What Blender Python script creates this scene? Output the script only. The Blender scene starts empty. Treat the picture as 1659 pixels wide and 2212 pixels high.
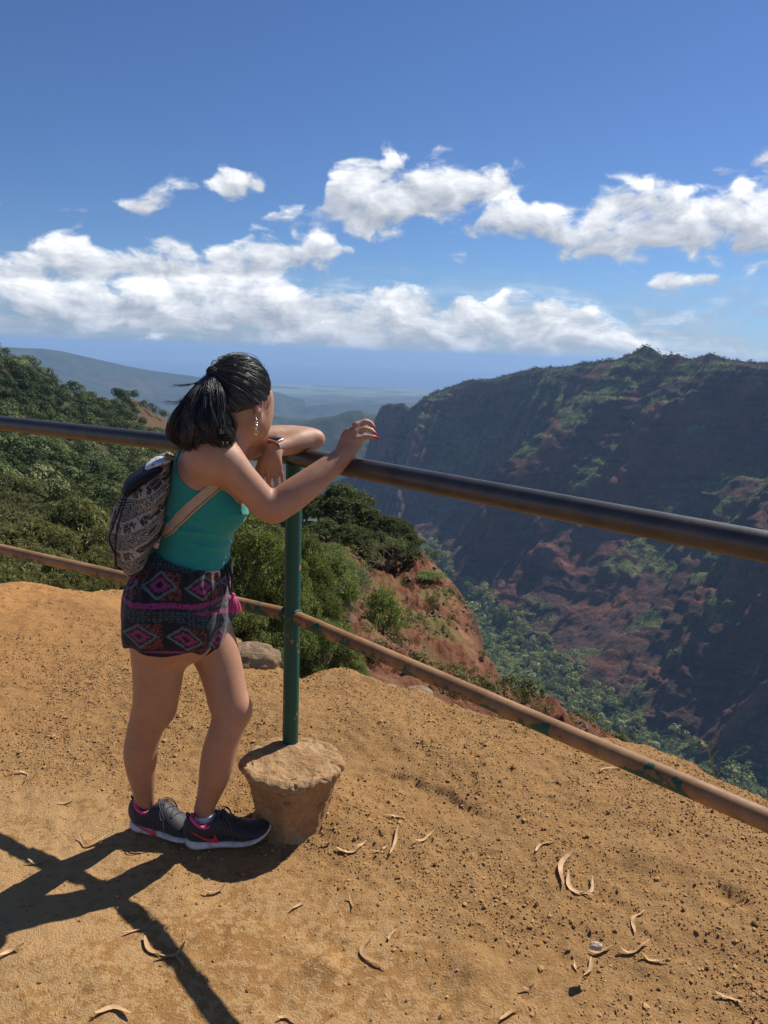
import bpy, math, random, time
import numpy as np
from math import radians as RAD, sin, cos, pi
T0 = time.time()
rng = np.random.default_rng(7)
random.seed(7)
scene = bpy.context.scene
COL = scene.collection
UP = np.array([0, 0, 1.0])

# ------------------------------------------------------------------ camera model
# picture units: the photograph seen 1659 wide, 2212 high
FPX, CX, CY = 1660.0, 829.5, 1106.0
PITCH, ROLL, EYE = RAD(11.7), RAD(2.0), 1.55
_f = np.array([0, cos(PITCH), -sin(PITCH)])
_r0 = np.array([1.0, 0, 0]); _u0 = np.array([0, sin(PITCH), cos(PITCH)])
CAM_R = _r0 * cos(ROLL) + _u0 * sin(ROLL)
CAM_U = -_r0 * sin(ROLL) + _u0 * cos(ROLL)
CAM_F = _f
CAM_P = np.array([0, 0, EYE])

def ray(px, py):
    return CAM_F * FPX + CAM_R * (px - CX) - CAM_U * (py - CY)

def P(px, py, y):            # point seen at px,py whose forward distance is y
    d = ray(px, py)
    return CAM_P + d * (y / d[1])

def PZ(px, py, z):           # point seen at px,py whose height is z
    d = ray(px, py)
    return CAM_P + d * ((z - EYE) / d[2])

def AZ(px, py):
    d = ray(px, py)
    return math.atan2(d[0], d[1])

def PD(px, py, dist):        # horizontal distance
    d = ray(px, py)
    return CAM_P + d * (dist / math.hypot(d[0], d[1]))

def proj(p):
    p = np.asarray(p, float) - CAM_P
    z = p @ CAM_F
    return CX + FPX * (p @ CAM_R) / z, CY - FPX * (p @ CAM_U) / z

cam_data = bpy.data.cameras.new('camera')
cam = bpy.data.objects.new('camera', cam_data)
COL.objects.link(cam)
cam_data.sensor_fit = 'VERTICAL'
cam_data.sensor_height = 36.0
cam_data.sensor_width = 27.0
cam_data.lens = FPX / 2212.0 * 36.0
cam_data.clip_start = 0.02
cam_data.clip_end = 400000
from mathutils import Matrix, Vector
M = Matrix.Identity(4)
for i in range(3):
    M[i][0] = CAM_R[i]; M[i][1] = CAM_U[i]; M[i][2] = -CAM_F[i]; M[i][3] = CAM_P[i]
cam.matrix_world = M
scene.camera = cam

# ------------------------------------------------------------------ helpers
def mesh_obj(name, verts, faces, mat=None, parent=None, smooth=True, colors=None, mat_idx=None, mats=None):
    """faces: (n,4) or (n,3) int array or list of such arrays"""
    me = bpy.data.meshes.new(name)
    verts = np.asarray(verts, np.float32)
    if not isinstance(faces, (list, tuple)): faces = [faces]
    faces = [np.asarray(f, np.int32) for f in faces if len(f)]
    nl = sum(f.size for f in faces); nf = sum(len(f) for f in faces)
    me.vertices.add(len(verts)); me.vertices.foreach_set('co', verts.ravel())
    me.loops.add(nl); me.polygons.add(nf)
    me.loops.foreach_set('vertex_index', np.concatenate([f.ravel() for f in faces]))
    tot = np.concatenate([np.full(len(f), f.shape[1], np.int32) for f in faces])
    st = np.concatenate([[0], np.cumsum(tot)[:-1]]).astype(np.int32)
    me.polygons.foreach_set('loop_start', st)
    me.polygons.foreach_set('loop_total', tot)
    me.polygons.foreach_set('use_smooth', np.full(nf, smooth, bool))
    for m_ in (mats or ([mat] if mat else [])): me.materials.append(m_)
    if mat_idx is not None: me.polygons.foreach_set('material_index', np.asarray(mat_idx, np.int32))
    me.update(calc_edges=True)
    if colors is not None:
        for k, c in colors.items():
            a = me.color_attributes.new(k, 'FLOAT_COLOR', 'POINT')
            c4 = np.ones((len(verts), 4), np.float32); c4[:, :c.shape[1]] = c
            a.data.foreach_set('color', c4.ravel())
    o = bpy.data.objects.new(name, me)
    COL.objects.link(o)
    if parent is not None: put_under(o, parent)
    return o

def put_under(o, parent):
    o.parent = parent
    off = np.array(parent.location)
    o.matrix_parent_inverse = Matrix.Translation(Vector(-off))

def empty(name, loc=(0, 0, 0)):
    o = bpy.data.objects.new(name, None); COL.objects.link(o)
    o.location = Vector([float(v) for v in loc]); o.empty_display_size = 0.1
    return o

def tag(o, label=None, cat=None, group=None, kind=None):
    if label: o['label'] = label
    if cat: o['category'] = cat
    if group: o['group'] = group
    if kind: o['kind'] = kind
    return o

def nrm(v):
    v = np.asarray(v, float)
    return v / (np.linalg.norm(v, axis=-1, keepdims=True) + 1e-12)

# vectorised noise -------------------------------------------------
def _h(ix, iy, iz, seed):
    h = (ix.astype(np.int64) * 374761393 + iy.astype(np.int64) * 668265263 + iz.astype(np.int64) * 2147483647 + seed * 1274126177) & 0xFFFFFFFF
    h = ((h ^ (h >> 13)) * 1274126177) & 0xFFFFFFFF
    h = ((h ^ (h >> 15)) * 2246822519) & 0xFFFFFFFF
    h = h ^ (h >> 16)
    return (h & 0xFFFFFF) / float(0xFFFFFF)

def vnoise(x, y, z=None, seed=0):
    x = np.asarray(x, float); y = np.asarray(y, float)
    x0 = np.floor(x); y0 = np.floor(y)
    fx = x - x0; fy = y - y0
    fx = fx * fx * fx * (fx * (fx * 6 - 15) + 10); fy = fy * fy * fy * (fy * (fy * 6 - 15) + 10)
    if z is None:
        zz = np.zeros_like(x0)
        a = _h(x0, y0, zz, seed); b = _h(x0 + 1, y0, zz, seed); c = _h(x0, y0 + 1, zz, seed); d = _h(x0 + 1, y0 + 1, zz, seed)
        return (a + (b - a) * fx) * (1 - fy) + (c + (d - c) * fx) * fy
    z = np.asarray(z, float) + np.zeros_like(x); z0 = np.floor(z); fz = z - z0
    fz = fz * fz * (3 - 2 * fz)
    r = 0
    for dz in (0, 1):
        a = _h(x0, y0, z0 + dz, seed); b = _h(x0 + 1, y0, z0 + dz, seed); c = _h(x0, y0 + 1, z0 + dz, seed); d = _h(x0 + 1, y0 + 1, z0 + dz, seed)
        q = (a + (b - a) * fx) * (1 - fy) + (c + (d - c) * fx) * fy
        r = r + q * (fz if dz else (1 - fz))
    return r

def fbm(x, y, z=None, oct=5, seed=0, gain=0.5, lac=2.03):
    s = 0; a = 1; t = 0
    for i in range(oct):
        s = s + a * vnoise(x, y, z, seed + i * 17); t += a
        a *= gain; x = x * lac + 3.1; y = y * lac + 1.7
        if z is not None: z = z * lac
    return s / t

def ridged(x, y, oct=5, seed=0, gain=0.5, lac=2.03):
    s = 0; a = 1; t = 0
    for i in range(oct):
        s = s + a * (1 - np.abs(2 * vnoise(x, y, None, seed + i * 17) - 1)); t += a
        a *= gain; x = x * lac + 3.1; y = y * lac + 1.7
    return s / t

def sstep(a, b, x):
    t = np.clip((x - a) / (b - a), 0, 1)
    return t * t * (3 - 2 * t)

def grid_faces(nu, nv, off=0, wrap=False):
    i = np.arange(nu - (0 if wrap else 1)); j = np.arange(nv - 1)
    I, J = np.meshgrid(i, j, indexing='ij')
    I2 = (I + 1) % nu
    return (np.stack([I * nv + J, I2 * nv + J, I2 * nv + J + 1, I * nv + J + 1], -1).reshape(-1, 4) + off)

def catmull(pts, n):
    pts = np.asarray(pts, float)
    k = len(pts)
    ext = np.vstack([2 * pts[0] - pts[1], pts, 2 * pts[-1] - pts[-2]])
    u = np.linspace(0, k - 1 - 1e-9, n); i = u.astype(int); t = (u - i)[:, None]
    p0, p1, p2, p3 = ext[i], ext[i + 1], ext[i + 2], ext[i + 3]
    return 0.5 * ((2 * p1) + (-p0 + p2) * t + (2 * p0 - 5 * p1 + 4 * p2 - p3) * t * t + (-p0 + 3 * p1 - 3 * p2 + p3) * t ** 3)

class MB:
    """collects pieces and links them as one mesh object"""
    def __init__(s): s.v = []; s.q = []; s.t = []; s.n = 0; s.mi = 0; s.qm = []; s.tm = []
    def add(s, v, f):
        v = np.asarray(v, float).reshape(-1, 3); f = np.asarray(f, np.int64)
        if len(f) == 0: return
        s.v.append(v)
        if f.shape[1] == 4: s.q.append(f + s.n); s.qm.append(np.full(len(f), s.mi))
        else: s.t.append(f + s.n); s.tm.append(np.full(len(f), s.mi))
        s.n += len(v)
    def tube(s, pts, r, seg=8, cap=True, flat=None):
        pts = np.asarray(pts, float); n = len(pts)
        r = np.broadcast_to(np.asarray(r, float), (n,))
        tan = nrm(np.gradient(pts, axis=0))
        ref = np.array([0, 0, 1.0]) if abs(tan[0][2]) < 0.9 else np.array([1.0, 0, 0])
        a = nrm(np.cross(tan[0], ref)); A = []
        for i in range(n):
            a = nrm(a - tan[i] * (a @ tan[i])); A.append(a)
        A = np.array(A); B = np.cross(tan, A)
        th = np.linspace(0, 2 * pi, seg, endpoint=False)
        v = pts[:, None, :] + r[:, None, None] * (np.cos(th)[None, :, None] * A[:, None, :] + (flat or 1) * np.sin(th)[None, :, None] * B[:, None, :])
        i = np.arange(n - 1)[:, None]; j = np.arange(seg)[None, :]; j2 = (j + 1) % seg
        f = np.stack([i * seg + j, i * seg + j2, (i + 1) * seg + j2, (i + 1) * seg + j], -1).reshape(-1, 4)
        s.add(v.reshape(-1, 3), f)
        if cap:
            for e, ring in ((0, v[0]), (1, v[-1])):
                c = pts[0] if e == 0 else pts[-1]
                jj = np.arange(seg); k2 = (jj + 1) % seg
                tri = np.stack([np.full(seg, seg), k2, jj] if e == 0 else [np.full(seg, seg), jj, k2], -1)
                s.add(np.vstack([ring, c[None]]), tri)
    def grid(s, v, wrap=False):
        v = np.asarray(v, float); nu, nv = v.shape[:2]
        s.add(v.reshape(-1, 3), grid_faces(nu, nv, 0, wrap))
    def build(s, name, mat=None, parent=None, smooth=True, mats=None, colors=None):
        v = np.vstack(s.v); f = []
        mi = []
        if s.q: f.append(np.vstack(s.q)); mi.append(np.concatenate(s.qm))
        if s.t: f.append(np.vstack(s.t)); mi.append(np.concatenate(s.tm))
        return mesh_obj(name, v, f, mat, parent, smooth, colors, mat_idx=np.concatenate(mi) if mats else None, mats=mats)

# materials ---------------------------------------------------------
class NT:
    """small node-tree writer"""
    def __init__(s, name):
        s.m = bpy.data.materials.new(name); s.m.use_nodes = True
        s.t = s.m.node_tree; s.t.nodes.clear()
        s.out = s.t.nodes.new('ShaderNodeOutputMaterial')
        s.b = s.t.nodes.new('ShaderNodeBsdfPrincipled')
        s.t.links.new(s.b.outputs[0], s.out.inputs[0])
    def n(s, typ, **kw):
        nd = s.t.nodes.new(typ)
        for k, v in kw.items():
            if hasattr(nd, k): setattr(nd, k, v)
        return nd
    def link(s, a, b): s.t.links.new(a, b)
    def val(s, sock, v):
        if isinstance(v, bpy.types.NodeSocket): s.link(v, sock)
        else:
            try: sock.default_value = v
            except Exception: sock.default_value = (*v, 1.0)
    def coord(s, kind='Object'):
        return s.n('ShaderNodeTexCoord').outputs[kind]
    def geo(s, what='Position'):
        return s.n('ShaderNodeNewGeometry').outputs[what]
    def noise(s, vec, scale, detail=5, rough=0.55, dist=0.0, out='Fac', typ=None):
        nd = s.n('ShaderNodeTexNoise')
        nd.inputs['Scale'].default_value = scale; nd.inputs['Detail'].default_value = detail
        nd.inputs['Roughness'].default_value = rough; nd.inputs['Distortion'].default_value = dist
        if vec is not None: s.link(vec, nd.inputs['Vector'])
        return nd.outputs[out]
    def voro(s, vec, scale, feature='F1', out='Distance'):
        nd = s.n('ShaderNodeTexVoronoi'); nd.feature = feature
        nd.inputs['Scale'].default_value = scale
        if vec is not None: s.link(vec, nd.inputs['Vector'])
        return nd.outputs[out]
    def ramp(s, fac, stops, interp='LINEAR'):
        nd = s.n('ShaderNodeValToRGB'); cr = nd.color_ramp; cr.interpolation = interp
        while len(cr.elements) < len(stops): cr.elements.new(0.5)
        for e, (p, c) in zip(cr.elements, stops):
            e.position = p
            e.color = (c, c, c, 1) if isinstance(c, (int, float)) else (*c, 1)
        s.val(nd.inputs[0], fac)
        return nd.outputs[0]
    def mix(s, fac, a, b, mode='MIX'):
        nd = s.n('ShaderNodeMix', data_type='RGBA', blend_type=mode)
        s.val(nd.inputs[0], fac)
        for sock, v in ((nd.inputs[6], a), (nd.inputs[7], b)):
            if isinstance(v, bpy.types.NodeSocket): s.link(v, sock)
            else: sock.default_value = (*v, 1) if len(v) == 3 else v
        return nd.outputs[2]
    def math(s, op, a, b=0.0, c=None, clamp=False):
        nd = s.n('ShaderNodeMath', operation=op); nd.use_clamp = clamp
        s.val(nd.inputs[0], a); s.val(nd.inputs[1], b)
        if c is not None: s.val(nd.inputs[2], c)
        return nd.outputs[0]
    def vmath(s, op, a, b=None, out=0):
        nd = s.n('ShaderNodeVectorMath', operation=op)
        s.val(nd.inputs[0], a)
        if b is not None: s.val(nd.inputs[1], b)
        return nd.outputs[out]
    def sep(s, v):
        nd = s.n('ShaderNodeSeparateXYZ'); s.link(v, nd.inputs[0]); return nd.outputs
    def attr(s, name, out='Color'):
        nd = s.n('ShaderNodeAttribute'); nd.attribute_name = name; return nd.outputs[out]
    def bump(s, h, strength=0.3, dist=0.01):
        nd = s.n('ShaderNodeBump'); nd.inputs['Strength'].default_value = strength
        nd.inputs['Distance'].default_value = dist; s.link(h, nd.inputs['Height'])
        s.link(nd.outputs[0], s.b.inputs['Normal']); return nd.outputs[0]
    def set(s, **kw):
        names = dict(color='Base Color', rough='Roughness', metal='Metallic', spec='Specular IOR Level', sss='Subsurface Weight',
                     trans='Transmission Weight', sheen='Sheen Weight', coat='Coat Weight', aniso='Anisotropic')
        for k, v in kw.items(): s.val(s.b.inputs[names[k]], v)
        return s

def flat(name, color, rough=0.6, **kw):
    t = NT(name); t.set(color=color, rough=rough, **kw); return t.m
# ------------------------------------------------------------------ light and sky
SUN_AZ, SUN_EL = RAD(47), RAD(46)
SUN_DIR = np.array([sin(SUN_AZ) * cos(SUN_EL), cos(SUN_AZ) * cos(SUN_EL), sin(SUN_EL)])
sl = bpy.data.lights.new('sun', 'SUN'); sl.energy = 5.0; sl.angle = RAD(0.53); sl.color = (1.0, 0.95, 0.87)
so = bpy.data.objects.new('sun', sl); COL.objects.link(so)
so.rotation_mode = 'QUATERNION'
so.rotation_quaternion = Vector(SUN_DIR).to_track_quat('Z', 'Y')
scene.view_settings.view_transform = 'Standard'
scene.view_settings.look = 'None'
scene.view_settings.exposure = 0.33
scene.view_settings.gamma = 1.0
w = bpy.data.worlds.new('World'); scene.world = w; w.use_nodes = True
# ------------------------------------------------------------------ sky with its clouds
class WT(NT):
    def __init__(s, w): s.t = w.node_tree; s.t.nodes.clear(); s.out = s.t.nodes.new('ShaderNodeOutputWorld'); s.bg = s.t.nodes.new('ShaderNodeBackground'); s.t.links.new(s.bg.outputs[0], s.out.inputs[0])
W = WT(w)
SKY_S = .050
sky = W.n('ShaderNodeTexSky'); sky.sky_type = 'NISHITA'; sky.sun_disc = False
sky.sun_elevation = SUN_EL; sky.sun_rotation = SUN_AZ; sky.altitude = 900; sky.air_density = 1.0; sky.dust_density = .2; sky.ozone_density = 3.0
vec = W.vmath('NORMALIZE', W.n('ShaderNodeTexCoord').outputs['Generated'])
X, Y, Z = W.sep(vec)
az = W.math('ARCTAN2', X, Y); el = W.math('ARCSINE', Z)
cmb = W.n('ShaderNodeCombineXYZ'); W.link(az, cmb.inputs[0]); W.link(W.math('MULTIPLY', el, 1.6), cmb.inputs[1])
pc = cmb.outputs[0]
wn = W.noise(pc, 8, 3, .55, 0, 'Color'); wv = W.vmath('SUBTRACT', wn, (.5, .5, .5))
wp = W.vmath('ADD', pc, W.vmath('MULTIPLY', wv, (.09, .05, 0)))
det = W.noise(wp, 17, 9, .60)
det2 = W.noise(W.vmath('ADD', wp, (.010, .026, 0)), 17, 5, .60)         # a step towards the sun
PUFF = W.voro(W.vmath('ADD', wp, W.vmath('MULTIPLY', wv, (.05, .05, 0))), 34, 'SMOOTH_F1')
A0, A1 = RAD(-60), RAD(60); E0, E1 = 0.0, RAD(40)
azn = W.math('MULTIPLY', W.math('SUBTRACT', az, A0), 1 / (A1 - A0), clamp=True)
el_w = W.math('ADD', el, W.math('MULTIPLY', W.sep(wv)[1], .022))
def curve(pts):
    nd = W.n('ShaderNodeFloatCurve'); cv = nd.mapping.curves[0]
    q = sorted(((AZ(x, y) - A0) / (A1 - A0), (math.asin(nrm(ray(x, y))[2]) - E0) / (E1 - E0)) for x, y in pts)
    cv.points[0].location = q[0]; cv.points[1].location = q[-1]
    for p in q[1:-1]: cv.points.new(*p)
    for p in cv.points: p.handle_type = 'AUTO_CLAMPED'
    nd.mapping.extend = 'HORIZONTAL'; nd.mapping.update()
    W.link(azn, nd.inputs['Value'])
    return W.math('MULTIPLY', nd.outputs[0], E1 - E0)
px1 = 1 / 1700.0                                    # about one picture unit, in radians
LAY = [  # top outline, base outline, softness, weight
 ([(-400, 470), (-150, 500), (0, 538), (50, 520), (120, 490), (175, 490), (235, 530), (290, 520), (340, 532), (410, 540), (470, 528), (520, 505), (560, 492), (620, 508), (690, 502), (735, 522), (768, 548), (790, 575), (1000, 640)],
  [(-400, 660), (0, 655), (300, 650), (560, 640), (610, 606), (680, 578), (735, 560), (768, 548), (790, 560), (1000, 560)], 28, .25),
 ([(-400, 590), (0, 605), (300, 605), (560, 600), (610, 606), (660, 622), (760, 614), (850, 610), (950, 624), (1050, 640), (1130, 630), (1200, 642), (1290, 665), (1345, 692), (1400, 738), (1500, 748), (1560, 764), (1800, 800)],
  [(-400, 690), (0, 695), (200, 710), (400, 716), (520, 724), (700, 746), (850, 766), (1000, 772), (1200, 774), (1345, 774), (1500, 774), (1560, 770), (1800, 790)], 24, .42),
 ([(540, 500), (590, 452), (640, 446), (690, 430), (715, 372), (760, 342), (860, 328), (905, 350), (960, 328), (1005, 335), (1060, 362), (1120, 378), (1160, 400), (1200, 450), (1300, 520)],
  [(540, 470), (590, 480), (660, 478), (720, 490), (790, 512), (850, 500), (930, 472), (1020, 462), (1080, 440), (1160, 412), (1200, 420), (1300, 420)], 28, .42),
 ([(960, 540), (1020, 490), (1060, 432), (1130, 415), (1190, 424), (1240, 462), (1300, 410), (1400, 393), (1480, 414), (1550, 418), (1600, 400), (1659, 382), (1800, 350), (2100, 330)],
  [(960, 480), (1020, 488), (1100, 515), (1180, 530), (1260, 562), (1350, 566), (1440, 578), (1540, 558), (1600, 568), (1659, 572), (1800, 610), (2100, 650)], 30, .46),
 ([(200, 480), (255, 415), (300, 398), (380, 385), (440, 375), (500, 342), (525, 350), (580, 392), (640, 470), (1400, 420), (1480, 410), (1515, 375), (1560, 336), (1620, 340), (1659, 322), (1760, 300)],
  [(200, 400), (255, 450), (290, 480), (350, 445), (420, 424), (500, 442), (540, 430), (580, 405), (640, 400), (1400, 360), (1480, 375), (1515, 395), (1580, 400), (1659, 384), (1760, 380)], 26, -.08),
 ([(100, 740), (160, 716), (230, 714), (340, 724), (380, 745), (420, 730), (450, 740), (900, 600), (950, 545), (990, 535), (1025, 545), (1060, 600), (1340, 640), (1400, 605), (1440, 582), (1490, 590), (1545, 590), (1580, 640)],
  [(100, 715), (160, 738), (230, 740), (340, 738), (380, 735), (420, 748), (450, 735), (900, 540), (950, 556), (990, 556), (1025, 552), (1060, 540), (1340, 590), (1400, 628), (1440, 632), (1490, 632), (1545, 610), (1580, 590)], 17, -.10),
 ([(1000, 620), (1050, 575), (1080, 565), (1105, 570), (1150, 620), (1300, 720), (1345, 700), (1400, 690), (1460, 676), (1520, 648), (1575, 642), (1600, 664), (1659, 650), (1700, 660)],
  [(1000, 560), (1050, 588), (1080, 588), (1105, 578), (1150, 560), (1300, 690), (1345, 715), (1400, 722), (1460, 708), (1520, 694), (1575, 676), (1600, 664), (1659, 672), (1700, 670)], 18, -.13)]
M_ = None; B_ = None
for top, bot, soft, wt in LAY:
    tp, bt = curve(top), curve(bot)
    a = W.math('SUBTRACT', tp, el_w); b = W.math('SUBTRACT', el_w, bt)
    m = W.math('ADD', W.math('MULTIPLY', W.math('MINIMUM', a, W.math('MULTIPLY', b, 1.2)), 1 / (soft * px1)), wt)
    v_ = W.math('DIVIDE', b, W.math('MAXIMUM', W.math('ADD', a, b), 12 * px1))
    v_ = W.math('MULTIPLY', W.math('MINIMUM', W.math('MAXIMUM', v_, 0.0), 1.0), W.math('ADD', m, .5, clamp=True))
    M_ = m if M_ is None else W.math('SMOOTH_MAX', M_, m, .3)
    B_ = v_ if B_ is None else W.math('MAXIMUM', B_, v_)
body_ = W.math('ADD', W.math('MULTIPLY', W.math('MINIMUM', M_, 1.6), .40), W.math('MULTIPLY', W.math('SUBTRACT', det, .5), 2.0))
body_ = W.math('ADD', body_, W.math('MULTIPLY', W.math('SUBTRACT', .34, PUFF), .85))
dens_ = W.ramp(body_, [(.02, 0), (.14, .25), (.32, .85), (.50, 1)])
dens_ = W.math('MULTIPLY', dens_, W.math('ADD', W.math('MULTIPLY', M_, .9), 1.0, clamp=True))
# layered streaks in the low bank and a thin veil under it
cs = W.n('ShaderNodeCombineXYZ'); W.link(W.math('MULTIPLY', az, 5.0), cs.inputs[0]); W.link(W.math('MULTIPLY', W.math('ADD', el_w, W.math('MULTIPLY', az, .035)), 62.0), cs.inputs[1])
strk = W.noise(cs.outputs[0], 1.0, 5, .6)
lowm = W.ramp(W.math('MULTIPLY', el, 5.0), [(.10, 0), (.16, 1), (.42, .9), (.62, 0)])
dens_ = W.math('SUBTRACT', dens_, W.math('MULTIPLY', W.math('MULTIPLY', lowm, W.ramp(strk, [(.52, 0), (.70, 1)])), .14), clamp=True)
veil = W.math('MULTIPLY', W.ramp(W.math('MULTIPLY', el, 5.0), [(.02, .25), (.10, .85), (.30, .55), (.55, 0)]), W.ramp(W.math('ADD', strk, W.math('MULTIPLY', W.math('SUBTRACT', det, .5), .7)), [(.38, 0), (.66, 1)]))
dens_ = W.math('MAXIMUM', dens_, veil)
lit = W.math('ADD', W.math('MULTIPLY', W.math('SUBTRACT', det, det2), 2.2), .5)
shade = W.math('ADD', W.math('MULTIPLY', lit, .60), W.math('MULTIPLY', B_, .58))
shade = W.math('SUBTRACT', shade, W.math('MULTIPLY', PUFF, .30))
shade = W.math('ADD', shade, W.math('MULTIPLY', W.math('MULTIPLY', lowm, W.math('SUBTRACT', strk, .56)), .75))
K = 1 / SKY_S
ccol = W.ramp(shade, [(.08, (.33, .365, .43)), (.32, (.45, .485, .55)), (.58, (.64, .67, .72)), (.84, (.90, .91, .93)), (1.0, (.97, .97, .98))])
cc = W.vmath('SCALE', ccol); cc.node.inputs['Scale'].default_value = K
tint = W.n('ShaderNodeMix', data_type='RGBA', blend_type='MULTIPLY'); tint.inputs[0].default_value = 1
zc = W.n('ShaderNodeCombineXYZ'); W.link(X, zc.inputs[0]); W.link(Y, zc.inputs[1]); W.link(W.math('MAXIMUM', Z, .004), zc.inputs[2]); W.link(zc.outputs[0], sky.inputs[0])
W.link(sky.outputs[0], tint.inputs[6]); tint.inputs[7].default_value = (.84, 1.06, 1.44, 1)
lowb = W.ramp(W.math('MULTIPLY', el, 4.0), [(0, (.78, .82, .90)), (.10, (.84, .89, .98)), (.35, (.97, 1.0, 1.0)), (1.0, (1.0, 1.0, 1.0))])
skyc = W.mix(1.0, tint.outputs[2], lowb, 'MULTIPLY')
fin = W.mix(dens_, skyc, cc)
W.link(fin, W.bg.inputs[0]); W.bg.inputs[1].default_value = SKY_S
w.cycles.sampling_method = 'MANUAL'; w.cycles.sample_map_resolution = 512
# ------------------------------------------------------------------ sculpting with a distance grid
class Vox:
    def __init__(s, lo, hi, h):
        s.lo = np.array(lo, float); s.h = h
        s.n = np.ceil((np.array(hi, float) - s.lo) / h).astype(int) + 1
        s.ax = [s.lo[i] + h * np.arange(s.n[i]) for i in range(3)]
        s.D = np.full(s.n, 0.5, np.float32)
    def reg(s, lo, hi):
        a = np.clip(np.floor((np.asarray(lo) - s.lo) / s.h).astype(int), 0, s.n)
        b = np.clip(np.ceil((np.asarray(hi) - s.lo) / s.h).astype(int) + 1, 0, s.n)
        sl = tuple(slice(a[i], b[i]) for i in range(3))
        return sl, (s.ax[0][sl[0]][:, None, None], s.ax[1][sl[1]][None, :, None], s.ax[2][sl[2]][None, None, :])
    def put(s, sl, d, k=0.0, op='add'):
        A = s.D[sl]
        if A.size == 0: return
        if op == 'sub':
            d = -d; hh = np.maximum(k - np.abs(A - d), 0) / k if k else 0
            s.D[sl] = np.maximum(A, d) + (hh * hh * k * .25 if k else 0)
        else:
            hh = np.maximum(k - np.abs(A - d), 0) / k if k else 0
            s.D[sl] = np.minimum(A, d) - (hh * hh * k * .25 if k else 0)
    def ell(s, c, rad, axes=None, k=0.01, op='add', clip=None):
        c = np.asarray(c, float); rad = np.asarray(rad, float)
        A = np.eye(3) if axes is None else np.asarray(axes, float)
        m = rad.max() + k + .035
        sl, (X, Y, Z) = s.reg(c - m, c + m)
        q = [X - c[0], Y - c[1], Z - c[2]]
        loc = [q[0] * a[0] + q[1] * a[1] + q[2] * a[2] for a in A]
        k0 = np.sqrt(sum((l / r) ** 2 for l, r in zip(loc, rad))) + 1e-9
        ln = np.sqrt(sum(l * l for l in loc)) + 1e-9
        d = ln * (1 - 1 / k0)
        d = np.where(k0 < .05, -rad.min(), d)
        if clip: d = s.clip(d, X, Y, Z, clip)
        s.put(sl, d, k, op)
    def clip(s, d, X, Y, Z, clips):
        for p, n in clips:
            d = np.maximum(d, (X - p[0]) * n[0] + (Y - p[1]) * n[1] + (Z - p[2]) * n[2])
        return d
    def seg(s, a, b, L, r0, r1, k, op='add', clip=None, kk=None):
        a = np.asarray(a, float); b = np.asarray(b, float)
        m = max(*r0, *r1) + k + .035
        sl, (X, Y, Z) = s.reg(np.minimum(a, b) - m, np.maximum(a, b) + m)
        ab = b - a; l2 = max(ab @ ab, 1e-10); ax = ab / math.sqrt(l2)
        L = nrm(L - ax * (L @ ax)); W = np.cross(ax, L)
        q = [X - a[0], Y - a[1], Z - a[2]]
        t = np.clip((q[0] * ab[0] + q[1] * ab[1] + q[2] * ab[2]) / l2, 0, 1)
        q = [q[i] - t * ab[i] for i in range(3)]
        u = q[0] * L[0] + q[1] * L[1] + q[2] * L[2]
        v = q[0] * W[0] + q[1] * W[1] + q[2] * W[2]
        e = q[0] * ax[0] + q[1] * ax[1] + q[2] * ax[2]
        rx = r0[0] + (r1[0] - r0[0]) * t; ry = r0[1] + (r1[1] - r0[1]) * t
        rz = np.minimum(rx, ry)
        k0 = np.sqrt((u / rx) ** 2 + (v / ry) ** 2 + (e / rz) ** 2) + 1e-9
        ln = np.sqrt(u * u + v * v + e * e) + 1e-9
        d = np.where(k0 < .05, -rz, ln * (1 - 1 / k0))
        if clip: d = s.clip(d, X, Y, Z, clip)
        s.put(sl, d, k, op)
    def loft(s, nodes, k=0.02, sub=4, op='add', clip=None, kin=0.004):
        """nodes: (center, lat, rx, ry)"""
        c = catmull([n[0] for n in nodes], (len(nodes) - 1) * sub + 1)
        L = catmull([n[1] for n in nodes], len(c)); r = catmull([(n[2], n[3]) for n in nodes], len(c))
        T = Vox.__new__(Vox); T.lo = s.lo; T.h = s.h; T.n = s.n; T.ax = s.ax
        m = r.max() + k + .04
        sl, _ = s.reg(c.min(0) - m, c.max(0) + m)
        # work on a sub-grid of its own, then merge once
        T.lo = np.array([s.ax[i][sl[i]][0] if (sl[i].stop > sl[i].start) else 0 for i in range(3)])
        T.ax = [s.ax[i][sl[i]] for i in range(3)]; T.n = np.array([len(a) for a in T.ax])
        if T.n.min() == 0: return
        T.D = np.full(T.n, 0.5, np.float32)
        for i in range(len(c) - 1):
            T.seg(c[i], c[i + 1], L[i], r[i], r[i + 1], kin)
        d = T.D
        if clip: d = s.clip(d, T.ax[0][:, None, None], T.ax[1][None, :, None], T.ax[2][None, None, :], clip)
        s.put(sl, d, k, op)
    def copy(s):
        T = Vox.__new__(Vox); T.__dict__.update(s.__dict__); T.D = s.D.copy(); return T
    def sample(s, p):
        p = np.asarray(p, float); g = (p - s.lo) / s.h
        g = np.clip(g, 0, np.array(s.n) - 1.001); i = g.astype(int); f = g - i
        r = 0
        for dx in (0, 1):
            for dy in (0, 1):
                for dz in (0, 1):
                    w_ = (f[..., 0] if dx else 1 - f[..., 0]) * (f[..., 1] if dy else 1 - f[..., 1]) * (f[..., 2] if dz else 1 - f[..., 2])
                    r = r + w_ * s.D[i[..., 0] + dx, i[..., 1] + dy, i[..., 2] + dz]
        return r
    def normal(s, p):
        p = np.asarray(p, float); e = s.h * 1.2
        return nrm(np.stack([s.sample(p + np.eye(3)[i] * e) - s.sample(p - np.eye(3)[i] * e) for i in range(3)], -1))
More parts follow.
